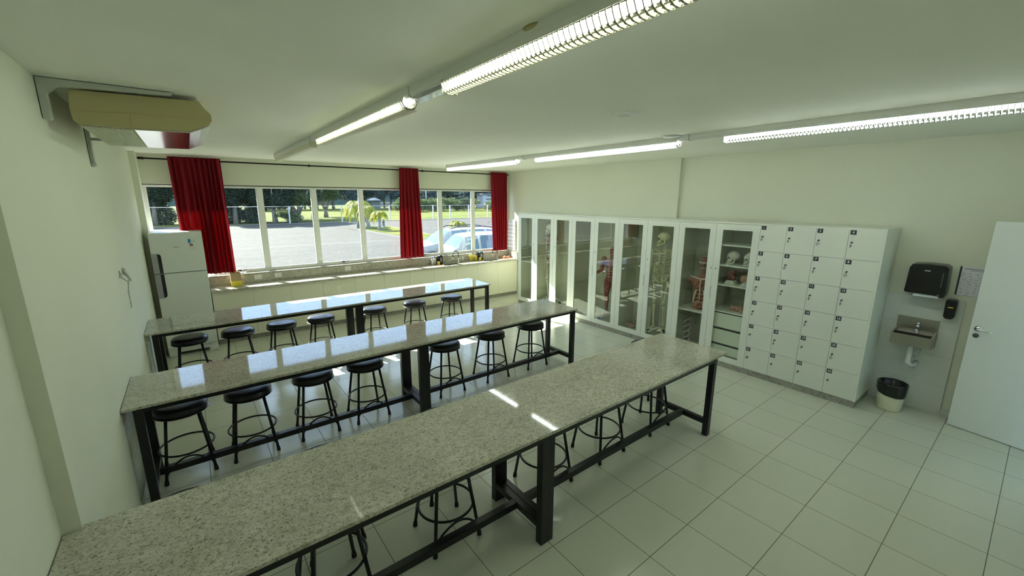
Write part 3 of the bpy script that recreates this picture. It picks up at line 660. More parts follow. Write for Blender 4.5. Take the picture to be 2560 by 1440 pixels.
luminaire(x1_, 2.40, 4.86, (2.47, 4.56), None, 'ceiling light with fine louvre, middle of the row closer to the air conditioner', 'ceiling light row over the tables', plate=True)
luminaire(x1_, -.10, 2.40, (-.05, 1.98), (1.99, 2.38), 'large lit louvred ceiling light crossing the top of the photo', 'ceiling light row over the tables')
luminaire(x2_, 4.97, 7.30, (5.13, 7.26), None, 'lit ceiling light at the window end of the row closer to the cabinets', 'ceiling light row before the cabinets')
luminaire(x2_, 2.36, 4.97, (2.48, 4.68), None, 'lit ceiling light in the middle of the row closer to the cabinets', 'ceiling light row before the cabinets')
luminaire(x2_, -.10, 2.36, (-.05, 2.0), None, 'lit ceiling light of the cabinet-side row running out of the photo near the door', 'ceiling light row before the cabinets')
for x, y, lb, m_ in ((1.165, 1.31, 'round cream ceiling rose behind the large lit light', 'beige_plastic'), (3.98, 2.52, 'round white ceiling rose beside the cabinet-side light row', 'white_plastic')):
    build(MB().lathe([(0, HC-.022), (.05, HC-.021), (.08, HC-.012), (.088, HC-.001), (0, HC-.001)], (x, y, 0), 28), 'ceiling_rose', m_, None, label=lb, cat='ceiling rose', group='ceiling roses')
t = thing('smoke_detector', 'small flat white detector on the ceiling between the light rows', 'detector', (2.68, 2.1, HC))
build(MB().prism([(2.60, HC), (2.61, HC-.02), (2.74, HC-.02), (2.76, HC)], 2.04, 2.16), 'casing', 'white_plastic', t, .003)
build(MB().box(2.64, 2.70, 2.07, 2.13, HC-.026, HC-.019), 'sensor', 'milky_plastic', t, .002)
# ------------------------------------------------------------------ air conditioner
ac = thing('air_conditioner', 'beige air conditioner hung on brackets high on the wall', 'air conditioner', (-.12, 4.0, 2.7))
Y0, Y1 = 3.46, 4.62
pf = [(-.447, 2.885), (.140, 2.898), (.163, 2.858), (.194, 2.825), (.196, 2.785), (.175, 2.760), (.07, 2.708), (-.205, 2.699), (-.435, 2.703), (-.452, 2.722), (-.456, 2.790)]
build(MB().prism(pf, Y0, Y1), 'body', 'beige_plastic', ac, .004)
sk = [(-.4565, 2.772), (-.205, 2.785), (.1965, 2.79), (.1965, 2.788), (-.2045, 2.783), (-.2045, 2.705), (-.2075, 2.705), (-.2075, 2.783), (-.4565, 2.770)]
build(MB().prism(sk, Y0-.0012, Y0+.002), 'side_seam', 'brown_card', ac)
gr = MB()
for k in range(26):
    x = -.425+.0084*k; gr.box(x, x+.0045, Y0+.03, Y1-.03, 2.6935, 2.7005)
build(gr, 'intake_grille', 'cream_laminate', ac)
fl = [(-.195, 2.697), (.07, 2.704), (.13, 2.730), (.178, 2.757), (.186, 2.772), (.183, 2.774), (.174, 2.761), (.126, 2.735), (.068, 2.709), (-.195, 2.702)]
build(MB().prism([(a_, b_-.003) for a_, b_ in fl], Y0+.015, Y1-.015), 'air_flap', 'ac_gloss' if 'ac_gloss' in M else 'chrome', ac)
def bracket(y, rod):
    b = MB().prism([(-.556, 2.920), (-.556, 2.715), (-.545, 2.705), (-.530, 2.705), (-.521, 2.715), (-.520, 2.842), (-.476, 2.885), (.0, 2.902), (.010, 2.915), (.006, 2.920)], y, y+.035)
    return build(b, 'mounting_bracket', 'bracket_grey', ac, .002)
bracket(3.405, 0)
b2 = MB().tube([(-.545, 4.68, 2.86), (-.545, 4.68, 2.55)], .015, 10).ball((-.545, 4.68, 2.55), .02).tube([(-.545, 4.68, 2.74), (-.44, 4.68, 2.74)], .010, 8).box(-.556, -.548, 4.66, 4.70, 2.60, 2.86)
build(b2, 'wall_bracket', 'bracket_grey', ac)
# wall hook with chain
t = thing('wall_hook', 'two grey wall hooks holding a looped chain on the plain wall', 'hook', (-.55, 5.1, 1.5))
hk = MB().tube([(-.558, 4.98, 1.66), (-.55, 5.00, 1.60), (-.52, 5.04, 1.555)], [.010, .008, .006], 8).tube([(-.558, 5.20, 1.63), (-.53, 5.16, 1.60), (-.50, 5.10, 1.55)], [.016, .012, .008], 8).ball((-.555, 5.21, 1.64), .022).box(-.559, -.552, 4.95, 5.24, 1.60, 1.62)
build(hk, 'hook_bar', 'bracket_grey', t)
ch = MB()
pts = [(-.515, 5.12, 1.56), (-.535, 5.10, 1.45), (-.535, 5.12, 1.36), (-.54, 5.16, 1.285), (-.54, 5.19, 1.30), (-.54, 5.19, 1.42), (-.53, 5.17, 1.54)]
for a_, b_ in zip(pts, pts[1:]):
    a_, b_ = Vector(a_), Vector(b_); k_ = max(2, int((b_-a_).length/.012))
    for q in range(k_): ch.ball(a_.lerp(b_, q/k_), .0052, 6, 4)
ch.tube(pts, .0016, 5)
build(ch, 'chain', 'bracket_grey', t)
# ------------------------------------------------------------------ wash corner
t = thing('wash_basin', 'small stainless steel wash basin with splashback on the tiled panel', 'wash basin', (6.1, .74, .75))
bx0, bx1, by0, by1 = 5.955, 6.213, .573, .898
build(MB().box(6.203, 6.214, by0-.005, by1+.005, .72, 1.034), 'splashback', 'steel', t, .002)
s = MB().box(bx0, bx0+.012, by0, by1, .762, .878)
for yy in (by0, by1-.012): s.prism([(bx0+.0121, .762), (bx0+.0121, .878), (6.203, .905), (6.203, .725)], yy, yy+.012, 'y')
s.box(bx0+.012, 6.205, by0+.012, by1-.012, .762, .772).box(6.12, 6.205, by0+.012, by1-.012, .86, .872)
build(s, 'bowl', 'steel', t)
build(MB().lathe([(0, .872), (.022, .872), (.022, .878), (.014, .885), (.014, .93), (.018, .935), (.018, .955), (.010, .96), (.016, .968), (.016, .99), (0, .992)], (6.16, .725, 0), 16).tube([(6.16, .725, .925), (6.11, .725, .925), (6.09, .725, .90)], .009, 10), 'tap', 'chrome', t)
build(MB().tube([(6.08, .735, .765), (6.08, .735, .60), (6.075, .735, .55), (6.10, .715, .515), (6.15, .69, .51), (6.212, .68, .535)], [.022, .022, .024, .024, .02, .02], 14), 'drain_pipe', 'white_plastic', t)
build(MB().tube([(6.10, .655, .765), (6.10, .652, .70), (6.105, .658, .655), (6.115, .675, .62), (6.14, .695, .60), (6.20, .71, .595)], .006, 8), 'supply_hose', 'bracket_grey', t)
t = thing('towel_dispenser', 'large black paper towel dispenser above the wash basin', 'dispenser', (6.1, .71, 1.3))
yc = .715
pr = [(.866-.002, 1.33), (.872, 1.345), (.862, 1.60), (.845, 1.637), (.72, 1.65), (.60, 1.645), (.568, 1.62), (.558, 1.36), (.565, 1.315), (.60, 1.312), (.61, 1.325), (.80, 1.33)]
build(MB().prism(pr, 6.0, 6.213, 'x'), 'housing', 'black_plastic', t, .012)
build(MB().box(6.02, 6.12, .605, .80, 1.297, 1.335), 'paper_roll', 'paper', t, .004)
build(MB().box(5.9985, 6.001, .70, .745, 1.572, 1.584), 'logo', 'grey_plastic', t)
build(MB().tube([(5.998, .61, 1.335), (6.002, .61, 1.335)], .011, 16).box(5.998, 6.001, .60, .606, 1.42, 1.57), 'lock_button', 'dark_grey', t)
t = thing('hand_soap_dispenser', 'small black liquid soap dispenser on the wall under the poster', 'dispenser', (6.15, .505, 1.08))
build(MB().prism([(.552, 1.11), (.555, 1.27), (.545, 1.288), (.478, 1.288), (.468, 1.27), (.470, 1.11), (.49, 1.085), (.535, 1.085)], 6.11, 6.233, 'x'), 'housing', 'black_plastic', t, .008)
build(MB().box(6.108, 6.1105, .49, .53, 1.205, 1.215), 'logo', 'yellow_card', t)
t = thing('poster', 'printed notice of hand washing drawings with a black side strip', 'poster', (6.23, .42, 1.34))
build(MB().box(6.226, 6.234, .285, .513, 1.335, 1.633, 0), 'sheet', 'paper', t)
build(MB().box(6.224, 6.227, .502, .516, 1.335, 1.633, 0), 'strip', 'ink', t)
g = MB(); rp = random.Random(11)
g.box(6.2245, 6.2262, .31, .485, 1.606, 1.614); g.box(6.2245, 6.2262, .35, .44, 1.592, 1.597)
for k in range(34):
    cy_, cz_ = .49-.05*(k % 4)-rp.random()*.02, 1.56-.028*(k//4)-rp.random()*.01
    for q in range(2):
        a_ = rp.random()*3; l_ = .006+rp.random()*.01
        g.tube([(6.2255, cy_, cz_), (6.2255, cy_+l_*math.cos(a_), cz_+l_*math.sin(a_)), (6.2255, cy_+l_, cz_+l_*.5)], .0011, 4)
build(g, 'print', 'ink_soft', t)
t = thing('waste_bin', 'round white waste bin with black bag folded over its rim', 'bin', (5.98, .80, 0))
build(MB().lathe([(0, .0), (.105, .0), (.108, .01), (.122, .27), (.119, .27), (.104, .012), (0, .012)], (5.985, .80, 0), 36), 'body', 'bin_white', t) if 'bin_white' in M else build(MB().lathe([(0, .0), (.105, .0), (.108, .01), (.122, .27), (.119, .27), (.104, .012), (0, .012)], (5.985, .80, 0), 36), 'body', 'cover_cream', t)
rb = random.Random(2); vs = []; n_ = 48
pfz = [(.123, .185), (.129, .22), (.131, .29), (.127, .312), (.116, .31), (.106, .20), (.092, .06), (0, .03)]
for r_, z in pfz:
    for j in range(n_):
        a_ = 2*math.pi*j/n_; w_ = 1+.018*math.sin(9*a_)+.012*math.sin(5*a_+1); dz_ = .022*math.sin(a_+.6) if z < .19 else 0
        vs.append((5.985+r_*w_*math.cos(a_), .80+r_*w_*math.sin(a_), z+dz_))
build(MB().add(vs, [(i*n_+j, i*n_+(j+1) % n_, (i+1)*n_+(j+1) % n_, (i+1)*n_+j) for i in range(len(pfz)-1) for j in range(n_)], 0, True), 'bin_bag', 'bag_black' if 'bag_black' in M else 'black_plastic', t)

# ------------------------------------------------------------------ anatomical models
def skull(mb, c, s, m=0, facing=Vector((-1, 0, 0)), dark=1):
    """skull of height about .2*s facing -X by default"""
    f = facing.normalized(); side = Vector((-f.y, f.x, 0)); T = Matrix((f, side, Vector((0, 0, 1)))).transposed()
    P = lambda a, b, z: Vector(c)+T @ Vector((a*s, b*s, z*s))
    mb.ball(P(-.015, 0, .045), (.092*s, .072*s, .075*s), 18, 12, m, T)
    mb.ball(P(.045, 0, .03), (.045*s, .058*s, .055*s), 14, 8, m, T)
    mb.ball(P(.055, 0, -.03), (.035*s, .045*s, .035*s), 12, 8, m, T)
    for q in (-1, 1):
        mb.ball(P(.078, q*.03, .012), (.014*s, .018*s, .016*s), 10, 6, dark, T)
        mb.ball(P(.055, q*.055, -.008), (.03*s, .013*s, .011*s), 8, 6, m, T)
        mb.tube([P(.0, q*.05, -.01), P(.005, q*.046, -.06), P(.075, q*.02, -.085)], [.012*s, .011*s, .012*s], 8, m=m)
    mb.ball(P(.088, 0, -.018), (.008*s, .010*s, .015*s), 8, 6, dark, T)
    mb.tube([P(.075, -.022, -.085), P(.09, 0, -.09), P(.075, .022, -.085)], .013*s, 8, m=m)
    mb.tube([P(.072, -.026, -.058), P(.092, 0, -.06), P(.072, .026, -.058)], .009*s, 8, m=m)
def bone(mb, a, b, r, m=0, k=1.8):
    a, b = Vector(a), Vector(b); mb.tube([a, a.lerp(b, .1), a.lerp(b, .25), a.lerp(b, .75), a.lerp(b, .9), b], [r*k, r*k*.9, r, r, r*k*.9, r*k], 8, m=m)
def skeleton(root, base, H, fac, parts=None, zoff=.2, painted=False):
    """H full height; fac facing angle; built in world coordinates"""
    s = H/1.7; f = Vector((math.cos(fac), math.sin(fac), 0)); sd_ = Vector((-f.y, f.x, 0)); B = Vector(base)
    P = lambda a, b, z: B + f*(a*s) + sd_*(b*s) + Vector((0, 0, z*s+zoff))
    mb = MB(); skull(mb, P(.02, 0, 1.58), s*1.12, 0, Vector((math.cos(fac-.75), math.sin(fac-.75), 0)), 2)
    for k in range(24):
        z = .93+.022*k; a = .02*math.sin(k/24*6.2)-.02; mb.ball(P(a, 0, z), (.017*s, .02*s, .010*s), 8, 5, 0)
        mb.ball(P(a-.025, 0, z-.005), (.014*s, .006*s, .006*s), 6, 4, 0)
    for k in range(11):
        z = 1.375-.033*k; w_ = [.07, .095, .112, .122, .13, .135, .137, .137, .133, .125, .11][k]*1.05; dp = [.05, .07, .085, .095, .10, .105, .105, .10, .09, .06, .03][k]; drop = .02+.008*k
        end = 1.0 if k < 8 else (.8 if k == 8 else .6)
        for q in (-1, 1):
            pts = []
            for j in range(13):
                a = math.pi*j/12*end; pts.append(P(-.03-math.cos(a)*dp*1.0+.03*(a/math.pi), q*w_*math.sin(a)**.85 if a > 0 else 0, z-drop*(1-math.cos(a))*.9+ (0 if k < 6 else .02*(a/3.14)**2*(k-5)*.6)))
            mb.tube(pts, .0068*s, 6, m=0)
    mb.tube([P(.085, 0, 1.385), P(.105, 0, 1.30), P(.115, 0, 1.19), P(.11, 0, 1.14)], [.018*s, .014*s, .015*s, .008*s], 8)
    for q in (-1, 1):
        mb.tube([P(.075, q*.02, 1.395), P(.06, q*.09, 1.405), P(.0, q*.175, 1.41)], .009*s, 8)
        mb.add([P(-.085, q*.06, 1.38), P(-.06, q*.17, 1.40), P(-.085, q*.10, 1.23), P(-.095, q*.06, 1.38), P(-.07, q*.17, 1.40), P(-.095, q*.10, 1.23)], [(0, 1, 2), (3, 5, 4), (0, 3, 4, 1), (1, 4, 5, 2), (2, 5, 3, 0)])
        sh = P(0, q*.19, 1.385); el = P(-.02, q*.215, 1.08); wr = P(.03, q*.22, .83)
        bone(mb, sh, el, .012*s); mb.ball(sh, .024*s)
        bone(mb, el+f*.01*s, wr, .0075*s); bone(mb, el-f*.01*s+sd_*(q*.012*s), wr+sd_*(q*.02*s), .0075*s)
        mb.ball(wr-Vector((0, 0, .02*s)), (.018*s, .024*s, .018*s), 8, 6)
        for k in range(5):
            o = (k-2)*.015; a = wr+sd_*(o*s)-Vector((0, 0, .03*s)); l_ = [.055, .075, .085, .08, .065][k]
            mb.tube([a, a-Vector((0, 0, .06*s))+sd_*(o*.3*s), a-Vector((0, 0, (.06+l_)*s))+sd_*(o*.5*s)+f*.01*s], [.006*s, .005*s, .0035*s], 6)
        # pelvis
        mb.tube([P(-.03, q*.02, .93), P(-.04, q*.09, .98), P(.0, q*.135, .97), P(.05, q*.125, .93), P(.045, q*.08, .88), P(.05, q*.01, .845)], [.02*s, .026*s, .016*s, .012*s, .016*s, .013*s], 8)
        mb.tube([P(-.03, q*.05, .95), P(-.02, q*.08, .90), P(-.02, q*.07, .83), P(.03, q*.03, .83)], [.02*s, .018*s, .012*s, .01*s], 8)
        hp = P(.01, q*.10, .88); kn = P(.02, q*.085, .47); an = P(-.01, q*.085, .07)
        mb.ball(hp, .024*s); bone(mb, P(.01, q*.13, .87), kn, .014*s, 0, 2.0); mb.tube([hp, P(.01, q*.13, .87)], .012*s, 8); mb.ball(kn+f*.03*s+Vector((0, 0, .01)), (.018*s, .018*s, .022*s), 8, 6)
        bone(mb, kn-Vector((0, 0, .03*s)), an, .012*s, 0, 1.9); bone(mb, P(.0, q*.115, .43), P(-.015, q*.11, .08), .006*s)
        mb.ball(P(-.045, q*.09, .03), (.03*s, .02*s, .025*s), 8, 6)
        for k in range(5):
            o = (k-2)*.014; mb.tube([P(0, q*.09+o*.5, .05), P(.08, q*.09+o, .02), P(.14-.01*abs(k-1), q*.09+o*1.2, .01)], [.009*s, .007*s, .005*s], 6)
    mb.ball(P(-.035, 0, .90), (.03*s, .035*s, .06*s), 10, 6)
    if painted:
        for c_, r_, mi in ((P(-.01, .055, 1.66), (.06, .03, .05), 1), (P(.03, -.05, 1.65), (.05, .025, .045), 1), (P(-.02, -.06, 1.60), (.04, .02, .035), 3), (P(-.02, .06, 1.60), (.04, .02, .035), 3)):
            mb.ball(c_, tuple(x*s for x in r_), 10, 6, mi)
        for q in (-1, 1):
            for z, yy, rr_, l_, xx in ((1.40, .17, .024, .05, -.05), (1.33, .192, .017, .06, .0), (1.17, .205, .02, .09, -.01), (.70, .12, .02, .11, .01), (.88, .115, .035, .06, .0), (.58, .105, .018, .08, .01), (.36, .095, .016, .08, .0), (1.02, .215, .014, .05, 0)):
                if painted and q == 1 and z < .8 and z > .6: pass
                mb.ball(P(xx, q*yy, z), (rr_*s, rr_*s, l_*s), 8, 6, 1)
            mb.ball(P(.1, q*.02, 1.30), (.01*s, .02*s, .06*s), 8, 6, 1); mb.ball(P(.02, q*.12, 1.0), (.02*s, .02*s, .03*s), 8, 6, 3)
    o = build(mb, 'bones', ['bone_white' if painted else 'bone', 'muscle_paint', 'dark_grey', 'vein_blue'], root)
    return P
def wheel_base(root, x, y, top, R_=.25, rot=0.3):
    st_ = MB()
    for k in range(5):
        a = rot+2*math.pi*k/5; e = Vector((x+R_*math.cos(a), y+R_*math.sin(a), ZP+.085))
        st_.tube([(x, y, ZP+.14), Vector((x, y, ZP+.13)).lerp(e, .6)+Vector((0, 0, .02)), e], [.02, .017, .012], 8)
    st_.tube([(x, y, ZP+.10), (x, y, top)], .011, 10)
    build(st_, 'stand', 'white_plastic', root)
    for k in range(5):
        a = rot+2*math.pi*k/5; c_ = Vector((x+R_*math.cos(a), y+R_*math.sin(a), ZP+.046)); u = Vector((-math.sin(a), math.cos(a), 0))*.012
        build(MB().tube([c_-u, c_+u], .026, 16).tube([c_, c_+Vector((0, 0, .045))], .006, 6), 'caster', 'dark_rubber', root)
# ivory skeleton
t = thing('skeleton_model', 'ivory anatomical skeleton hanging on a wheeled stand behind cabinet glass', 'skeleton', (5.93, 3.72, .1))
skeleton(t, (5.91, 3.725, 0), 1.60, R(180+4), zoff=.19); wheel_base(t, 5.925, 3.70, 1.80, .21, .2)
t = thing('painted_skeleton_model', 'white skeleton with red and blue painted muscle areas behind cabinet glass', 'skeleton', (5.93, 6.36, .1))
skeleton(t, (5.91, 6.35, 0), 1.60, R(180-12), zoff=.19, painted=True); wheel_base(t, 5.925, 6.33, 1.80, .2, .5)
# red muscle figure
t = thing('muscle_figure_model', 'small red muscle man figure with one forearm held out behind cabinet glass', 'figure', (5.92, 4.76, .2))
def figure(root, x, y, z0, H, fac):
    s = H; f = Vector((math.cos(fac), math.sin(fac), 0)); sd_ = Vector((-f.y, f.x, 0)); B = Vector((x, y, z0))
    P = lambda a, b, z: B+f*(a*s)+sd_*(b*s)+Vector((0, 0, z*s))
    T = Matrix((f, sd_, Vector((0, 0, 1)))).transposed(); mb = MB()
    def bl(a, b, z, r): mb.ball(P(a, b, z), tuple(q*s for q in r), 14, 9, 0, T)
    bl(0, 0, .935, (.052, .043, .062)); bl(.02, 0, .905, (.04, .034, .04)); mb.ball(P(.057, 0, .925), .011*s); 
    mb.tube([P(0, 0, .88), P(0, 0, .80)], [.033*s, .04*s], 12)
    bl(0, 0, .745, (.07, .115, .085)); bl(.01, 0, .65, (.06, .09, .09)); bl(0, 0, .55, (.062, .092, .07))
    for q in (-1, 1):
        bl(.035, q*.055, .765, (.04, .055, .04)); bl(0, q*.13, .80, (.045, .045, .05))
        hip = P(0, q*.055, .52); kn = P(.012, q*.06, .285); an = P(-.01, q*.06, .05)
        mb.tube([hip, hip.lerp(kn, .35), kn, kn.lerp(an, .3), an], [.056*s, .054*s, .032*s, .036*s, .018*s], 12)
        mb.tube([P(-.03, q*.06, .02), P(.04, q*.065, .025), P(.10, q*.07, .012)], [.022*s, .024*s, .016*s], 10)
    # arm hanging and arm with forearm forward
    mb.tube([P(0, .145, .80), P(-.01, .165, .63), P(.02, .17, .50)], [.034*s, .028*s, .018*s], 10)
    for k in range(5): mb.tube([P(.02, .17, .49), P(.025+.006*(k-2), .175+.008*(k-2), .45), P(.03+.008*(k-2), .175+.009*(k-2), .40)], [.010*s, .008*s, .006*s], 6)
    mb.tube([P(0, -.145, .80), P(-.01, -.165, .65), P(.06, -.20, .615), P(.11, -.235, .60)], [.034*s, .03*s, .024*s, .017*s], 10)
    bl(.12, -.25, .60, (.026, .030, .016))
    for k in range(4): mb.tube([P(.11+.012*(k-1), -.262, .60-.004*k), P(.12+.016*(k-1), -.288, .60-.008*k), P(.125+.018*(k-1), -.312+.006*abs(k-1), .592-.010*k)], [.009*s, .008*s, .006*s], 6)
    mb.tube([P(.12, -.235, .61), P(.135, -.245, .632), P(.14, -.26, .645)], [.009*s, .008*s, .007*s], 6)
    o = build(mb, 'body', ['muscle_figure'], root); rm = o.modifiers.new('r', 'REMESH'); rm.mode = 'VOXEL'; rm.voxel_size = .0055*H/1.2; rm.use_smooth_shade = True
    sm = o.modifiers.new('s', 'SMOOTH'); sm.iterations = 3
    e = MB(); 
    for q in (-1, 1): e.ball(P(.052, q*.018, .938), .008*s, 8, 6, 0)
    e.tube([P(.05, -.014, .895), P(.056, 0, .893), P(.05, .014, .895)], .004*s, 6)
    build(e, 'face', 'bone_white', root)
    e = MB()
    for z in (.70, .66, .62, .58): e.tube([P(.055, -.06, z), P(.073, 0, z-.005), P(.055, .06, z)], .0045*s, 6)
    e.tube([P(.062, 0, .80), P(.079, 0, .70), P(.075, 0, .56)], .005*s, 6)
    for k in range(4): e.tube([P(.03, .07+.005*k, .72-.02*k), P(.06, .045, .715-.02*k)], .004*s, 6)
    build(e, 'tendons', 'tendon', root); return P
m = mat('muscle_figure', (.34, .085, .075), .4); noise_tint(m, 14, .45)
Pf = figure(t, 5.93, 4.74, .20, 1.27, R(180+12))
wb = MB().tube([(5.98, 4.76, ZP+.1), (5.98, 4.76, .95)], .009, 8)
for k in range(4):
    a = .9+math.pi/2*k; wb.tube([(5.96, 4.76, ZP+.10), (5.96+.2*math.cos(a), 4.76+.2*math.sin(a), ZP+.07)], [.018, .012], 8)
build(wb, 'stand', 'white_plastic', t)
for k in range(4):
    a = .9+math.pi/2*k; c_ = Vector((5.96+.2*math.cos(a), 4.76+.2*math.sin(a), ZP+.045)); build(MB().ball(c_, (.026, .026, .026), 10, 8), 'caster', 'dark_rubber', t)
# torso
t = thing('torso_model', 'muscle torso model with open skull top on a cabinet shelf', 'torso', (5.88, 3.05, .698))
f = Vector((math.cos(R(180+14)), math.sin(R(180+14)), 0)); sd_ = Vector((-f.y, f.x, 0)); B = Vector((5.90, 3.03, .698)); T = Matrix((f, sd_, Vector((0, 0, 1)))).transposed()
P = lambda a, b, z: B+f*a+sd_*b+Vector((0, 0, z))
mb = MB()
mb.tube([P(0, 0, 0), P(0, 0, .1), P(0, 0, .22), P(0, 0, .35), P(0, 0, .45), P(0, 0, .50)], [.115, .12, .10, .125, .13, .06], 20)
for q in (-1, 1): mb.ball(P(.05, q*.07, .40), (.06, .075, .055), 12, 8, 0, T); mb.ball(P(0, q*.155, .43), (.05, .05, .055), 12, 8, 0, T)
mb.tube([P(0, 0, .48), P(.01, 0, .60)], [.06, .05], 14); mb.ball(P(.01, 0, .70), (.09, .07, .075), 16, 10, 0, T); mb.ball(P(.05, 0, .66), (.05, .055, .06), 14, 8, 0, T)
o = build(mb, 'body', 'muscle_striated', t); rm = o.modifiers.new('r', 'REMESH'); rm.mode = 'VOXEL'; rm.voxel_size = .009; rm.use_smooth_shade = True; sm = o.modifiers.new('s', 'SMOOTH'); sm.iterations = 4
e = MB(); e.tube([P(.12, 0, .45), P(.135, 0, .38), P(.115, 0, .25), P(.12, 0, .1)], [.010, .012, .010, .006], 8)
for q in (-1, 1):
    e.tube([P(.115, 0, .46), P(.09, q*.09, .475), P(.02, q*.18, .48)], [.012, .010, .008], 8); e.tube([P(.12, q*.05, .30), P(.112, q*.075, .2), P(.115, q*.08, .1)], [.012, .016, .014], 8)
for z in (.30, .24, .18, .12): e.tube([P(.115, -.06, z), P(.125, 0, z), P(.115, .06, z)], .004, 6)
e.tube([P(.06, -.055, .70), P(.095, 0, .695), P(.06, .055, .70)], .016, 8); e.tube([P(.085, -.02, .625), P(.1, 0, .62), P(.085, .02, .625)], .008, 8)
build(e, 'tendons', 'tendon', t)
e = MB()
for k in range(7): e.tube([P(.05, -.09+.03*k, .0), P(.10, -.075+.025*k, .06), P(.11, -.04+.014*k, .13)], [.014, .016, .008], 8)
build(e, 'hip_muscles', 'flesh', t)
build(MB().ball(P(.085, -.022, .668), .012).ball(P(.085, .022, .668), .012).ball(P(.075, 0, .60), (.03, .03, .015), 10, 6), 'eye_sockets', 'dark_grey', t)
# skulls and shelf models
for y, lb in ((2.615, 'white human skull facing out on the second shelf of the locker-side cabinet'), (2.39, 'white skull half hidden by the door frame on the same shelf as the full skull')):
    mb = MB(); skull(mb, (5.84, y, 1.425+.082), .88, 0, Vector((-.8, .6, 0)), 1); build(mb, 'skull_model', ['bone_white', 'dark_grey'], None, label=lb, cat='skull', group='skulls on the shelf')
def organ(y, z, lb, kind):
    t = thing('organ_model', lb, 'organ model', (5.83, y, z), 'organ models on the third shelf')
    x = 5.83
    build(MB().lathe([(0, z), (.065, z), (.062, z+.01), (.03, z+.055), (0, z+.055)], (x, y, 0), 20) if kind else MB().prism([(y-.07, z), (y+.07, z), (y+.045, z+.05), (y-.045, z+.05)], x-.045, x+.045, 'x'), 'base', 'white_plastic', t)
    mb = MB()
    if kind == 0:
        mb.ball((x, y, z+.095), (.055, .062, .058), 16, 10).ball((x-.01, y+.02, z+.13), (.03, .035, .035), 10, 8).tube([(x, y-.01, z+.13), (x, y-.02, z+.17), (x, y-.005, z+.195)], [.026, .022, .018], 12).tube([(x-.01, y-.03, z+.13), (x, y-.05, z+.175), (x, y-.02, z+.2)], [.018, .016, .012], 10).tube([(x, y+.03, z+.14), (x, y+.05, z+.17)], .012, 10)
    else:
        mb.ball((x, y, z+.10), (.065, .075, .052), 18, 10).ball((x-.02, y+.03, z+.085), (.045, .04, .04), 12, 8).ball((x+.02, y-.04, z+.075), (.04, .035, .03), 12, 8)
        for k in range(12): mb.ball((x-.055+.01*(k % 3), y-.055+.01*k, z+.115+.012*math.sin(k*2.1)), (.016, .014, .014), 8, 6)
    build(mb, 'organ', 'organ_dark' if kind == 0 else 'organ_pink', t)
mat('organ_dark', (.20, .055, .04), .35); noise_tint(M['organ_dark'], 22, .5); mat('organ_pink', (.60, .36, .27), .45); noise_tint(M['organ_pink'], 25, .3)
organ(2.60, 1.155, 'dark red heart model on a white stand, third shelf', 0)
organ(2.40, 1.155, 'pink brain model on a white stand beside the heart model', 1)
mb = MB(); rj = random.Random(8)
for k in range(16):
    y = 2.56-.013*k; z = .815+.02*math.sin(k*.9); mb.ball((5.82+.02*math.cos(k*1.3), y, z), (.028, .020+.006*rj.random(), .022+.01*rj.random()), 9, 6)
mb.tube([(5.82, 2.57, .80), (5.80, 2.48, .85), (5.82, 2.40, .80), (5.82, 2.35, .84)], .012, 8)
build(mb, 'jaw_model', 'organ_pink', None, label='low pink jaw-shaped model lying above the drawers', cat='model')
# double helix
t = thing('helix_model', 'white spiral double helix model standing below the torso', 'helix model', (5.88, 3.21, ZP+.02))
for ph_ in (0, math.pi):
    build(MB().tube([(5.88+.045*math.cos(ph_+k*.32), 3.20+.045*math.sin(ph_+k*.32), .12+.0092*k) for k in range(46)], .0085, 6), 'strand', 'bone_white', t)
e = MB()
for k in range(0, 44, 2):
    a = k*.32; e.tube([(5.88+.043*math.cos(a), 3.20+.043*math.sin(a), .12+.0092*k), (5.88-.043*math.cos(a), 3.20-.043*math.sin(a), .12+.0092*k)], .004, 6)
build(e, 'rungs', 'dark_grey', t); build(MB().lathe([(0, ZP+.018), (.07, ZP+.018), (.07, ZP+.03), (0, ZP+.03)], (5.88, 3.20, 0), 20).tube([(5.88, 3.2, .1), (5.88, 3.2, .54)], .003, 6), 'base', 'dark_grey', t)
# board-mounted relief models on the cabinet floor
t = thing('relief_board_model', 'grey tilted board with a brown muscle relief on the cabinet floor', 'model', (5.95, 4.08, ZP+.02))
zb = ZP+.019
build(MB().prism([(4.24, zb), (3.93, zb), (3.90, .52), (4.16, .56)], 5.98, 6.0, 'x'), 'board', 'bracket_grey', t, .003)
mb = MB().tube([(5.95, 4.22, zb+.04), (5.95, 4.17, .25), (5.95, 4.10, .40), (5.95, 4.07, .52)], [.03, .045, .05, .03], 12).tube([(5.95, 4.10, .40), (5.95, 4.18, .30)], .02, 8).tube([(5.955, 4.07, .2), (5.955, 4.05, .45)], [.03, .045], 10)
build(mb, 'relief', 'organ_pink', t)
mb = MB()
for k in range(8): mb.ball((5.90+.02*math.sin(k*2), 4.33-.018*k, zb+.028+.012*math.sin(k)), (.03, .022, .027), 9, 6)
build(mb, 'foot_model', 'organ_pink', None, label='small pink foot-shaped model on the cabinet floor near the tilted board', cat='model')
mb = MB()
for k in range(6): mb.ball((5.95+.02*math.sin(k*2), 5.27-.02*k, zb+.024+.01*math.sin(k*1.4)), (.03, .024, .024), 9, 6)
build(mb, 'bone_fragment_model', 'organ_pink', None, label='small pinkish model on the cabinet floor beside the muscle figure', cat='model')

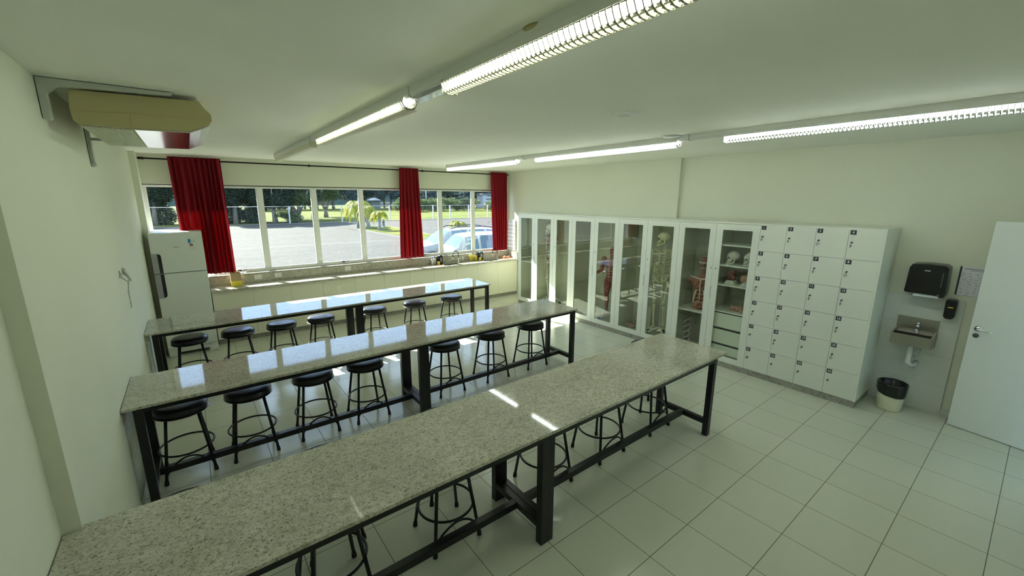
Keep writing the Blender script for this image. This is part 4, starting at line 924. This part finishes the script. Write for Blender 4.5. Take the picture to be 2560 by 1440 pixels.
# ------------------------------------------------------------------ outdoors
ZG = -.22
build(MB().box(-80, 140, 8.42, 46.6, ZG-.3, ZG), 'parking_lot', 'asphalt', **K)
build(MB().box(-80, 200, 46.9, 230, ZG-.4, ZG-.02), 'field', 'field_grass', **K)
build(MB().box(-80, 140, 46.6, 46.75, ZG-.2, ZG+.05), 'kerb', 'kerb_white', **K)
build(MB().box(-80, 140, 46.75, 46.95, ZG-.2, ZG+.04), 'gutter', 'kerb_dark', **K)
build(MB().prism([(-.0+10.5, 34.9), (11.9, 36.8), (14.2, 36.8), (12.6, 21), (10.72, 21)], ZG-.1, ZG+.10, 'z', 0), 'island_kerb', 'kerb_white', **K)
build(MB().prism([(10.68, 34.85), (12.0, 36.6), (14.0, 36.6), (12.45, 21.15), (10.88, 21.15)], ZG, ZG+.13, 'z', 0), 'island_grass', 'field_grass', kind='stuff', label='grass strip of the parking island under the palms', cat='grass')
ln = MB(); 
for k in range(30): ln.box(16+.9*k, 16.45+.9*k, 33.2-.18*k, 33.35-.18*k, ZG, ZG+.004)
for k in (0, 2, 5): ln.box(-3+k, 9.8, 16+4.4*k, 16.07+4.4*k, ZG, ZG+.003)
build(ln, 'road_markings', 'line_white', **K)
# fence: posts as parts
t = thing('chain_link_fence', 'white chain-link fence with concrete posts behind the parking lot', 'fence', (20, 47.6, ZG))
fx_ = [-9, -6.6, -3.5, -.4, 2.8, 5.4, 8.06, 10.7, 13.2, 15.9, 18.6, 21.4, 24.2, 26.6, 29.4, 32.4, 35.4, 38.5, 41.5]
for x in fx_: build(MB().box(x-.06, x+.06, 47.55, 47.67, ZG-.05, ZG+1.72), 'post', 'fence_white', t)
build(MB().tube([(-10, 47.6, ZG+1.68), (43, 47.6, ZG+1.68)], .022, 6), 'top_rail', 'fence_white', t)
wr_ = MB()
for k in range(11): wr_.box(-10, 43, 47.6, 47.603, ZG+.12+.14*k, ZG+.122+.14*k)
for k in range(118): x = -10+.45*k; wr_.box(x, x+.002, 47.6, 47.603, ZG, ZG+1.65)
build(wr_, 'wire_mesh', 'bracket_grey', t, fix=False)
# trees
def leaf_cloud(blobs, n, size, rn, droop=0):
    vs, fs = [], []
    tot = sum(b[3]*b[4]*b[5] for b in blobs)
    for (cx_, cy_, cz_, rx, ry_, rz_) in blobs:
        for _ in range(int(n*rx*ry_*rz_/tot)+1):
            while True:
                p = Vector((rn.uniform(-1, 1), rn.uniform(-1, 1), rn.uniform(-1, 1)))
                if .35 < p.length < 1: break
            p = p*(.75+.25*rn.random())
            c_ = Vector((cx_+p.x*rx, cy_+p.y*ry_, cz_+p.z*rz_)); a = rn.random()*6.28; b = rn.uniform(-.9, .9); sz = size*rn.uniform(.6, 1.3)
            u = Vector((math.cos(a), math.sin(a), b*.5)).normalized()*sz; w_ = Vector((-math.sin(a)*.4, math.cos(a)*.4, rn.uniform(.2, 1))).normalized()*sz*.6
            o = len(vs); vs += [c_-u, c_-w_*.8, c_+u*.9, c_+w_]; fs.append((o, o+1, o+2, o+3))
    return MB().add(vs, fs)
def tree_proto(kind, seed):
    rn = random.Random(seed); t = thing({'pine': 'pine_tree', 'bush': 'bush'}.get(kind, 'tree'), '', 'bush' if kind == 'bush' else 'tree', (0, 0, 0))
    if kind == 'broad':
        bl = [(rn.uniform(-1.8, 1.8), rn.uniform(-1.2, 1.2), rn.uniform(2.3, 5.6), rn.uniform(1.2, 1.9), rn.uniform(1.1, 1.6), rn.uniform(.9, 1.4)) for _ in range(9)]
        tr = MB(); tr.tube([(0, 0, 0), (.1, 0, .9), (.2, 0, 1.6)], [.28, .2, .18], 10)
        for _ in range(6):
            a = rn.random()*6.28; tr.tube([(.15, 0, 1.2+.3*rn.random()), (math.cos(a)*.8, math.sin(a)*.6, 2.3), (math.cos(a)*1.7, math.sin(a)*1.2, 3.6)], [.12, .08, .04], 7)
        build(leaf_cloud(bl, 42000, .075, rn), 'crown', 'leaf_dark', t, fix=False); build(tr, 'trunk', 'bark', t)
    if kind == 'light':
        bl = [(rn.uniform(-2, 2), rn.uniform(-1.2, 1.2), rn.uniform(2.4, 5.6), rn.uniform(1.1, 1.7), rn.uniform(1.1, 1.5), rn.uniform(.7, 1.2)) for _ in range(9)]
        tr = MB().tube([(0, 0, 0), (0, 0, 1.0)], [.25, .16], 10)
        for k in range(6):
            a = k*1.05; tr.tube([(0, 0, .7), (math.cos(a)*.5, math.sin(a)*.4, 1.6), (math.cos(a)*1.3, math.sin(a), 3.3)], [.12, .09, .05], 7)
        build(leaf_cloud(bl, 32000, .075, rn), 'crown', 'leaf_bright', t, fix=False); build(tr, 'trunk', 'bark', t)
    if kind == 'tall':
        bl = [(rn.uniform(-1.2, 1.2), rn.uniform(-1, 1), rn.uniform(1.9, 9.0), rn.uniform(1.2, 2), rn.uniform(1, 1.6), rn.uniform(1, 1.8)) for _ in range(10)]
        tr = MB().tube([(0, 0, 0), (.1, 0, 5), (0, 0, 9)], [.22, .15, .05], 8)
        for k in range(4): tr.tube([(.0, 0, 3+k), (rn.uniform(-1, 1), .3, 4.5+k)], [.08, .04], 6)
        build(leaf_cloud(bl, 10000, .14, rn), 'crown', 'leaf_far_haze', t, fix=False); build(tr, 'trunk', 'bark', t)
    if kind == 'pine':
        bl = []
        for k in range(8):
            z = 1.6+k*.85; r_ = 1.9-.2*k
            for q in range(5): a = q*1.256+k; bl.append((math.cos(a)*r_*.55, math.sin(a)*r_*.55, z, r_*.5, r_*.35, .22))
        build(leaf_cloud(bl, 9000, .08, rn), 'crown', 'leaf_far_haze', t, fix=False); build(MB().tube([(0, 0, 0), (0, 0, 8.6)], [.16, .04], 8), 'trunk', 'bark', t)
    if kind == 'bush':
        bl = [(rn.uniform(-1, 1), rn.uniform(-.5, .5), rn.uniform(.4, 1.1), rn.uniform(.6, 1), rn.uniform(.5, .8), rn.uniform(.4, .7)) for _ in range(6)]
        build(leaf_cloud(bl, 5000, .065, rn), 'foliage', 'leaf_bush', t, fix=False)
    if kind == 'shrub':
        bl = [(rn.uniform(-1, 1), rn.uniform(-.7, .7), rn.uniform(.6, 4.6), rn.uniform(1.0, 1.5), rn.uniform(.8, 1.2), rn.uniform(.9, 1.3)) for _ in range(9)]
        build(leaf_cloud(bl, 42000, .072, rn), 'crown', 'leaf_dark', t, fix=False); build(MB().tube([(0, 0, 0), (.1, 0, 3)], [.2, .08], 8), 'trunk', 'bark', t)
    return t
protos = {k: [tree_proto(k, s), False] for k, s in (('broad', 1), ('light', 2), ('tall', 3), ('pine', 4), ('bush', 5), ('shrub', 6))}
def tree(kind, x, y, sc, label, group, rz=0, szs=None):
    p, u = protos[kind]
    if not u: protos[kind][1] = True; o = p; o.location = (x, y, ZG-.02); o['label'] = label; o['group'] = group
    else: o = copy_tree(p, (x, y, ZG-.02), label, group)
    o.rotation_euler.z = rz; o.scale = (sc, sc, sc) if szs is None else (sc, sc, sc*szs); return o
G1 = 'trees just behind the fence'
tree('shrub', -2.6, 51.5, 1.2, 'dense dark tree at the window edge above the fridge', G1, .3)
tree('light', .6, 54, 1.0, 'hazy green tree seen over the fridge between wall and curtain', G1, 1.0)
tree('shrub', 3.6, 49.6, 1.25, 'dark tree with foliage to the ground, right beside the wide curtain', G1, 1)
tree('shrub', 6.0, 50.2, 1.0, 'dark leafy tree with foliage to the ground behind the first mullion', G1, 2.2)
tree('broad', 5.4, 53.5, 1.25, 'tall dark tree rising behind the shrubs near the wide curtain', G1, .5)
tree('broad', 7.0, 49.2, 1.0, 'broad tree with dark trunk between the first two mullions', G1, 2.0)
tree('light', 9.2, 49.0, 1.0, 'broad tree with forked low trunk and sunlit leaves', G1, .4)
tree('light', 12.4, 57, 1.15, 'sunlit leafy tree above the first palm', G1, 2.4)
tree('broad', 9.6, 54.5, 1.2, 'tall dark tree behind the one with the forked trunk', G1, 1.2)
tree('broad', 2.2, 56, 1.3, 'tall dark tree behind the wide curtain', G1, 2.6)
tree('light', 14.6, 60, 1.25, 'pale leafy tree rising between the two palms and the dark wood', G1, .9)
tree('bush', 8.2, 48.6, .8, 'low bush at the foot of the fence beside the forked trunk', 'bushes by the fence', 0)
rn = random.Random(21)
for k in range(44):
    x = 4+1.75*k+rn.uniform(-.7, .7); y = (103 if k % 2 else 110)+rn.uniform(-2, 2)
    ref = 'dark tree in the front row of the far wood, at the field edge' if k % 2 else 'dark tree of the far wood, in the row behind the edge trees'
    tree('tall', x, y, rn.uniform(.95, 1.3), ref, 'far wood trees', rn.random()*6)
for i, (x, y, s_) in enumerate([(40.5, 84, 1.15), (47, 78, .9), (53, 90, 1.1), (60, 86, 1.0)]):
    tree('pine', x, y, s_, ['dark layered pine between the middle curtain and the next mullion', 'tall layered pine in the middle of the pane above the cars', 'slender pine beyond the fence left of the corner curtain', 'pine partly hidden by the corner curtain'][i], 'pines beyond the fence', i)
for k in range(16):
    x = 33+2.7*k+rn.uniform(-.6, .6); y = 76+rn.uniform(-3, 5)
    tree('bush', x, y, rn.uniform(1.3, 1.9), 'sunlit bush in the hedge beyond the field fence', 'hedge bushes beyond the field', rn.random()*6)
hm = MB(); vs = []; N = 90
for k in range(N+1):
    x = -60+4.2*k; h_ = 11+3.5*math.sin(k*.21)+2*math.sin(k*.57+1)
    vs += [(x, 168, ZG-1), (x, 176, ZG+h_*.75), (x, 190, ZG+h_)]
m = mat('hill_green', (.035, .058, .05), .95, spec=.1); noise_tint(m, .25, .35, 0, 1, 8)
build(MB().add(vs, [(3*k+q, 3*k+3+q, 3*k+4+q, 3*k+1+q) for k in range(N) for q in range(2)], 0, True).add([(v[0], 215, ZG-1) for v in vs[::3]]+[vs[3*k+2] for k in range(N+1)], [(k, k+1, N+2+k, N+1+k) for k in range(N)], 0, True), 'distant_hills', 'hill_green', **K)
build(MB().box(45, 130, 128, 131, ZG-.3, ZG+1.3), 'distant_road', 'road_far', **K)
t = thing('distant_house', 'white-roofed building among the far trees', 'building', (34.5, 97, ZG))
build(MB().box(33.6, 35.4, 96, 99, ZG, ZG+2.05), 'walls', 'kerb_dark', t); build(MB().prism([(33.4, ZG+2.05), (35.6, ZG+2.05), (34.4, ZG+2.6)], 95.6, 99.4), 'roof', 'roof_white', t)
t = thing('distant_shed', 'small white building beyond the pines near the corner curtain', 'building', (66, 98, ZG))
build(MB().box(64.5, 69, 97, 100, ZG, ZG+3.6), 'walls', 'roof_white', t); build(MB().box(64.2, 69.3, 96.7, 100.3, ZG+3.6, ZG+3.9), 'roof', 'kerb_white', t)
t = thing('utility_pole', 'thin pale pole standing in the field beyond the fence', 'pole', (40, 78, ZG)); build(MB().tube([(38.2, 78, ZG), (38.2, 78, ZG+9)], .12, 8), 'pole_shaft', 'fence_white', t); build(MB().box(37.3, 39.1, 77.9, 78.1, ZG+8.2, ZG+8.35), 'crossarm', 'fence_white', t)
# palms
def palm(x, y, h, R_, nf, label, seed, drop=1.0):
    rn = random.Random(seed); t = thing('palm_tree', label, 'palm', (x, y, ZG+.1), 'young palms on the parking island')
    build(MB().tube([(x, y, ZG+.08), (x, y, ZG+h*.4), (x+.02, y, ZG+h)], [.17, .11, .06], 10), 'trunk', 'palm_trunk', t)
    vs, fs = [], []
    for k in range(nf):
        a = 2*math.pi*k/nf+rn.uniform(-.2, .2); up = rn.uniform(.25, .7); L = R_*rn.uniform(.85, 1.15); prev = None
        for j in range(25):
            u = j/24; r_ = L*u*(1-.18*u); z = ZG+h+L*(up*1.2*u-1.25*drop*u*u)
            p = Vector((x+math.cos(a)*r_, y+math.sin(a)*r_, z)); sd2 = Vector((-math.sin(a), math.cos(a), 0))
            if prev:
                for q in (-1, 1):
                    w_ = .42*L*math.sin(math.pi*min(1, u*.9+.12))*.55; tip = p+sd2*(q*w_)+Vector((0, 0, -w_*.75*rn.uniform(.7, 1.2)))+(p-prev)*.6
                    d_ = (p-prev)*.62; o = len(vs); vs += [p-d_, p+d_, tip]; fs.append((o, o+1, o+2))
                o = len(vs); vs += [prev+sd2*.012, p+sd2*.012, p-sd2*.012, prev-sd2*.012]; fs.append((o, o+1, o+2, o+3))
            prev = p
    build(MB().add(vs, fs), 'fronds', 'leaf_palm', t, fix=False)
palm(11.3, 36.0, 2.15, 1.75, 20, 'tallest yellow-green palm, drooping fronds, farthest one on the island', 1, 1.15)
palm(11.4, 33.9, 1.85, 1.05, 20, 'bushy green palm in the middle of the parking island', 2, 1.3)
palm(11.45, 31.5, 1.45, .95, 20, 'small yellow palm at the near end of the island row', 3)
palm(13.2, 22.6, 1.05, .85, 20, 'low yellow palm showing above the roof of the rear parked car', 4, .9)
t = thing('traffic_cone', 'small grey traffic post with a base near the palms', 'cone', (13.15, 35.2, ZG))
build(MB().lathe([(0, ZG), (.22, ZG), (.22, ZG+.06), (.13, ZG+.10), (.09, ZG+.62), (.10, ZG+.66), (.06, ZG+.8), (0, ZG+.8)], (13.15, 35.2, 0), 14), 'post_body', 'dark_grey', t)
build(MB().lathe([(.105, ZG+.5), (.115, ZG+.5), (.108, ZG+.64), (.1, ZG+.64)], (13.15, 35.2, 0), 14), 'band', 'line_white', t)

# ------------------------------------------------------------------ cars
def car(x, y, rz, label, rails=False):
    t = thing('car', label, 'car', (x, y, ZG), 'white cars parked outside'); t.rotation_euler.z = rz; t.scale = (1, 1, .95)
    # stations along x (front = +x): x, half width, belt z, roof z, roof half width
    ST = [(-1.97, .62, .55, .58, .55), (-1.93, .74, .80, .86, .62), (-1.86, .80, .96, 1.02, .62), (-1.76, .83, 1.00, 1.10, .60), (-1.48, .845, 1.00, 1.42, .56), (-1.42, .85, 1.00, 1.45, .56), (-1.0, .86, .99, 1.49, .56), (-.92, .86, .99, 1.495, .56), (-.30, .865, .97, 1.50, .56), (-.20, .865, .97, 1.50, .56), (.42, .86, .95, 1.46, .55), (.52, .86, .95, 1.44, .55), (1.12, .85, .92, .985, .60), (1.20, .85, .91, .94, .62), (1.55, .82, .86, .89, .60), (1.84, .76, .74, .78, .52), (1.95, .66, .56, .58, .45)]
    def ring(s):
        X, w_, zb_, zr, wr = s
        h_ = [(0, .22), (w_*.9, .22), (w_*.99, .40), (w_, .62), (w_*.965, zb_), (wr+.05, zr-.05) if zr-zb_ > .08 else (wr+.06, zb_+(zr-zb_)*.4), (wr*.75, zr-.006), (0, zr+.012)]
        return [Vector((X, a, b)) for a, b in h_]+[Vector((X, -a, b)) for a, b in h_[-2:0:-1]]
    rings = [ring(s) for s in ST]; n_ = len(rings[0]); vs = [p for r_ in rings for p in r_]
    off = Vector((x, y, ZG)); vs = [v+off for v in vs]; body, glass = [], []
    for i in range(len(ST)-1):
        for j in range(n_):
            q = (i*n_+j, i*n_+(j+1) % n_, (i+1)*n_+(j+1) % n_, (i+1)*n_+j)
            side = j in (4, 9); top = j in (5, 6, 7, 8)
            X0, X1 = ST[i][0], ST[i+1][0]
            isg = (side and i in (5, 7, 9)) or (top and i == 3) or (top and i == 11)
            (glass if isg else body).append(q)
    body += [tuple(range(n_)), tuple(range(len(vs)-n_, len(vs)))]
    b = build(MB().add(vs, body, 0, True), 'body', 'car_white', t)
    build(MB().add(vs, glass, 0, False), 'windows', 'car_glass', t)
    for sx_ in (-1.22, 1.22):
        for q in (-1, 1):
            c_ = off+Vector((sx_, q*.80, .30)); e = Vector((0, q*.09, 0))
            wh = build(MB().tube([c_-e, c_+e*.8], .30, 24), 'wheel', 'tyre', t)
            build(MB().tube([c_+e*.7, c_+e*.9], .19, 14), 'hub', 'chrome', wh)
            build(MB().tube([c_+Vector((.37*math.cos(a), q*.075, .37*math.sin(a)+.02)) for a in [math.pi*k/12 for k in range(13)]], .028, 8), 'wheel_arch', 'dark_grey', t)
    for q in (-1, 1):
        build(MB().prism([(-1.955, .60), (-1.90, .82), (-1.60, .84), (-1.55, .74), (-1.75, .58)], q*.70, q*.865).add([], []), 'tail_lamp', 'lamp_red', t) if False else build(MB().prism([(x-1.965, ZG+.64), (x-1.915, ZG+.88), (x-1.60, ZG+.90), (x-1.66, ZG+.68)], y+q*.58, y+q*.862), 'tail_lamp', 'lamp_smoke', t)
        build(MB().prism([(x+1.93, ZG+.58), (x+1.86, ZG+.76), (x+1.55, ZG+.80), (x+1.65, ZG+.62)], y+q*.60, y+q*.82), 'headlamp', 'chrome', t)
        bx('door_handle', 'dark_grey', t, x-.62, x-.48, y+q*.872-.012, y+q*.872+.012, ZG+.84, ZG+.87)
        build(MB().ball((x+.50, y+q*.97, ZG+1.0), (.07, .09, .06), 10, 6), 'side_mirror', 'car_white', t)
    build(MB().lathe([(0, 0), (.045, 0), (.045, .012), (0, .012)], (x-1.905, y, ZG+.87), 14, axis='x'), 'badge', 'chrome', t)
    build(MB().tube([(x-1.78, y-.05, ZG+1.09), (x-1.76, y+.28, ZG+1.12)], .012, 6), 'rear_wiper', 'black_plastic', t)
    if rails:
        for q in (-1, 1): build(MB().tube([(x-1.3, y+q*.52, ZG+1.50), (x-.9, y+q*.54, ZG+1.56), (x+.2, y+q*.54, ZG+1.545), (x+.45, y+q*.52, ZG+1.48)], .018, 6), 'roof_rail', 'black_plastic', t)
    build(MB().tube([(x-1.2, y, ZG+1.49), (x-1.45, y, ZG+1.72)], .006, 5), 'antenna', 'black_plastic', t)
    return t
mat('lamp_smoke', (.10, .07, .07), .12)
car(8.30, 11.50, R(-14), 'white hatchback parked closest to the window, its rear window showing')
car(8.15, 14.15, R(170), 'white car with roof rails parked behind the hatchback, bonnet towards the middle curtain', True)
bpy.context.view_layer.update()
